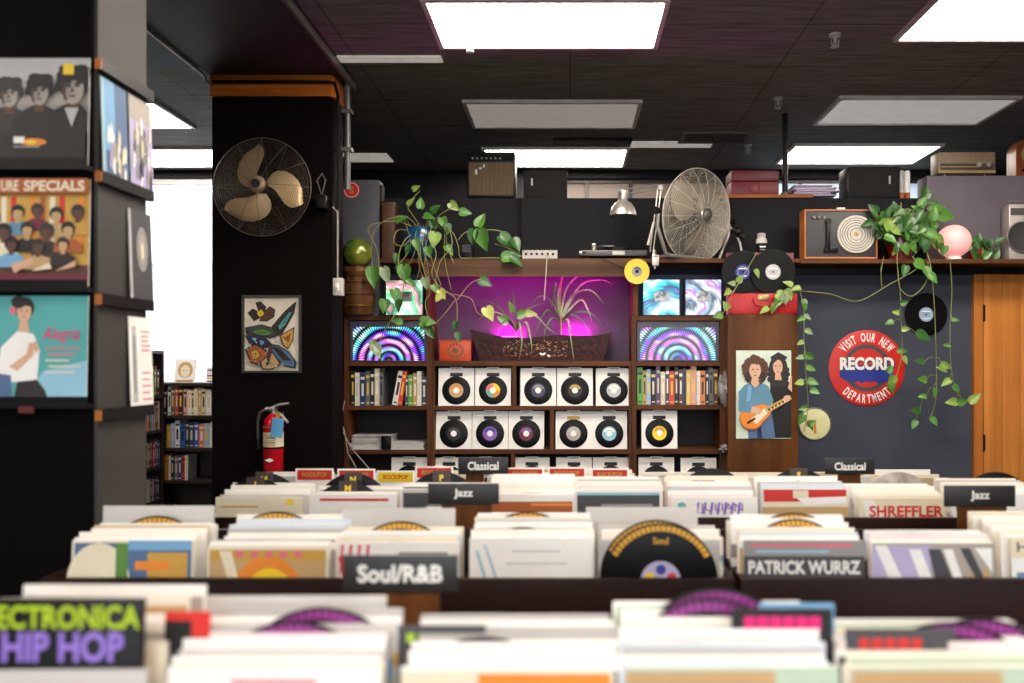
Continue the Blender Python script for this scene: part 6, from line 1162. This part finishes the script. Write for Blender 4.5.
def header(x, d, zt, label, col, txt='ROCK/POP'):
    t_ = thing('genre_header', (x, d, .588), label, 'divider card', 'genre header cards'); h = zt-.588
    MB().box(-.084, .084, -.0015, .0015, 0, h, WHITE, bev=.0006).build('card', t_)
    q = MB(); q.rect(-.076, .076, h-.05, h-.007, I[col], -.0019); q.text(txt, .0, h-.027, .02, I['gold'] if col == 'red' else I['red'], -.0022, bold=.03, width=.11); q.build('lettering', t_)
for k, (p0, p1) in enumerate(binsD):
    xc = (X(p0, 3.62)+X(p1, 3.62))/2; dsc = ['beneath the extinguisher', 'under the book tower', 'by the orange header', 'behind the classical sign', 'under the maroon-label single', 'under the pale-blue-label single', 'before the plywood post', 'under the sign', 'by the plaque'][k]
    for i in range(3):
        ti = R.choices(range(8), [9, 5, 6, 2, 1.5, 1.5, 1, 1])[0]; zt = R.uniform(.895, .912)
        sleeve(xc+R.uniform(-.006, .006), 3.66+i*.1, zt, PAPERS[ti], -.06, R.uniform(-.02, .02), '%s record sleeve, %s from the aisle side, shelf-facing rack bin %s' % (PNAMES[ti], ORD[i+1], dsc), 'records in the shelf-facing rack bin '+dsc, fl=.588)
for px, col, zt, lb in ((315, 'red', .944, 'red header card reading rock and pop, beneath the extinguisher'), (356, 'red', .941, 'red header card just behind the letter N disc'), (396, 'yellow', .934, 'yellow and orange header card beside the letter P disc'), (434, 'red', .952, 'red header card partly behind the letter P disc'), (525, 'red', .948, 'red header card beside the classical sign'), (567, 'red', .95, 'red header card under the grey-white-label single'), (610, 'red', .944, 'red header card under the pale-blue-label single')):
    header(X(px, 3.62), 3.615+.006*(px % 3), zt, lb, col)
# ---- row A: the soul rack, close to the camera
DA0, DA1 = 1.16, 1.645
binsA = [(-88, 138), (150, 386), (401, 618), (618, 845), (847, 1075)]
rack(-.97, .76, DA0, DA1, [X(p, 1.2) for p in (146, 391, 615, 846)], 'dark wooden record rack closest to the viewer, with the soul sign', .645)
descA = ['with hip hop board', 'beside the hip hop board', 'with an orange strip', 'with a pink tag', 'with red lettering']
fA = [(None, '', 3), (art_purp, 'white with a pink mark', 0), (art_orstrip, 'cream with an orange strip', 0), (art_portrait, 'pale green photo cover', 0), (art_portrait, 'pale green and tan cover', 0)]
def dA(bi, f, zt, px, label): return (bi, f, zt, px, dict(label=label, col=PURPLE))
discsA = [dA(1, .8, 1.004, 318, 'purple-rimmed divider disc beside the hip hop board bin, rear one'), dA(1, .5, .995, 290, 'purple-rimmed divider disc beside the hip hop board bin, closer one'), dA(2, .4, .975, 482, 'purple-rimmed divider disc in the orange strip bin'), dA(3, .9, 1.026, 718, 'purple-rimmed divider disc in the pink tag bin, rear one'), dA(3, .72, 1.019, 712, 'purple-rimmed divider disc in the pink tag bin, closer one'), dA(4, .5, 1.0, 955, 'purple-rimmed divider disc in the red lettering bin, closer one'), dA(4, .75, .995, 985, 'purple-rimmed divider disc in the red lettering bin, rear one')]
specA = [(7, .2, .95, 1.02, 0), (12, .17, .955, .995, 1.003), (11, .16, .955, .985, 0), (11, .17, .955, 1.005, 0), (10, .14, .955, .983, 0)]
fill('soul rack', binsA, DA0, DA1, .645, fA, descA, specA, discsA, marks=.9, bands=.34, tones=[10, 4, 6, 3, 1.2, 1.2, 3, 1.2])
FLZ = .675
# coloured cards in the soul rack
def card(px, d, zt, w_, h_, bg, marks, name, label, tilt=.06):
    t_ = thing(name, (X(px, d), d, FLZ), label, 'divider card'); t_.rotation_euler = (-tilt, 0, 0); h = zt-FLZ
    MB().box(-w_/2, w_/2, -.002, .002, 0, h, I[bg]).build('card', t_); q = MB()
    for a, b, c, e, col in marks: q.rect(a*w_-w_/2, b*w_-w_/2, h-e, h-c, I[col], -.0024)
    q.build('marking', t_)
slotd = lambda f: DA0+.034+f*.17
card(785, slotd(.55), 1.012, .16, .1, 'black', [(.12+i*.13, .12+i*.13+.11, .012, .034, 'magenta') for i in range(6)], 'genre_card', 'black divider card with bright pink lettering in the closest rack')
card(800, slotd(.64), 1.016, .12, .1, 'sky', [(.1, .9, .02, .024, 'lb')], 'genre_card', 'sky blue divider card behind the pink-lettered card')
card(905, slotd(.34), .992, .17, .1, 'dgrey', [(.12+i*.12, .12+i*.12+.09, .014, .032, 'red') for i in range(5)], 'genre_card', 'dark divider card with red lettering in the closest rack')
card(182, slotd(.46), 1.012, .07, .1, 'red', [(0, .6, .014, .1, 'black')], 'genre_card', 'red-edged card sticking up beside the hip hop board')
card(440, slotd(.62), .982, .14, .1, 'dgrey', [(.1+i*.14, .1+i*.14+.09, .012, .026, 'lime') for i in range(5)], 'genre_card', 'dark card with yellow-green marks in the orange strip bin')
# hip hop board
hb = thing('genre_board', (X(45, 1.2), 1.215, FLZ), 'black board with green electronica and purple hip hop lettering', 'sign'); hb.rotation_euler = (-.04, 0, 0)
u = 1.2/F; zb = EYE-FLZ; q = MB(); q.box(-100*u, 89*u, -.006, .006, 0, zb-239*u, SATIN, bev=.002); q.build('board', hb)
q = MB(); q.text('ELECTRONICA', (46-45)*u, zb-257*u, 24*u, I['lime'], -.0064, width=172*u, bold=.03); q.build('upper_lettering', hb)
q = MB(); q.text('HIP HOP', (54-45)*u, zb-287*u, 31*u, I['violet'], -.0064, width=124*u, bold=.035); q.build('lower_lettering', hb)
# ---- genre signs on posts
def sign(px, d, py0, py1, txt, wtext, p0, p1, label):
    u = d/F; zc0, zc1 = Z(py1, d), Z(py0, d); t_ = thing('genre_sign', (X(px, d), d, .0), label, 'sign', 'genre signs on wooden posts')
    w_ = .2315 if d < 3 else .214; q = MB(); q.box(-w_/2, w_/2, -.014, -.006, zc0, zc1, mat('sign_charcoal', (40, 40, 40), .5), bev=.0015); q.build('board', t_)
    q = MB(); q.text(txt, 0, (zc0+zc1)/2, (zc1-zc0)*.5, I['white'], -.0146, width=wtext*w_, bold=.03); q.build('lettering', t_)
    MB().box(X(p0, d)-X(px, d), X(p1, d)-X(px, d), -.0055, .0075, 0, zc1-.012, POSTW).build('post', t_)
sign(401.5, 1.662, 554, 590, 'Soul/R&B', .74, 370, 440, 'black sign reading soul and R&B on a brown post')
sign(464, 2.69, 483, 503.5, 'Jazz', .27, 442, 492, 'black sign reading jazz on brown post, between soul and classical signs')
sign(978, 2.69, 485, 506, 'Jazz', .27, 958, 1006, 'black sign reading jazz in front of the honey wood door')
sign(483.5, 3.525, 457, 474, 'Classical', .62, 466, 484, 'black sign reading classical in front of the record shelves')
sign(849, 3.525, 458, 474, 'Classical', .62, 838, 860, 'black sign reading classical in front of the slate wall')
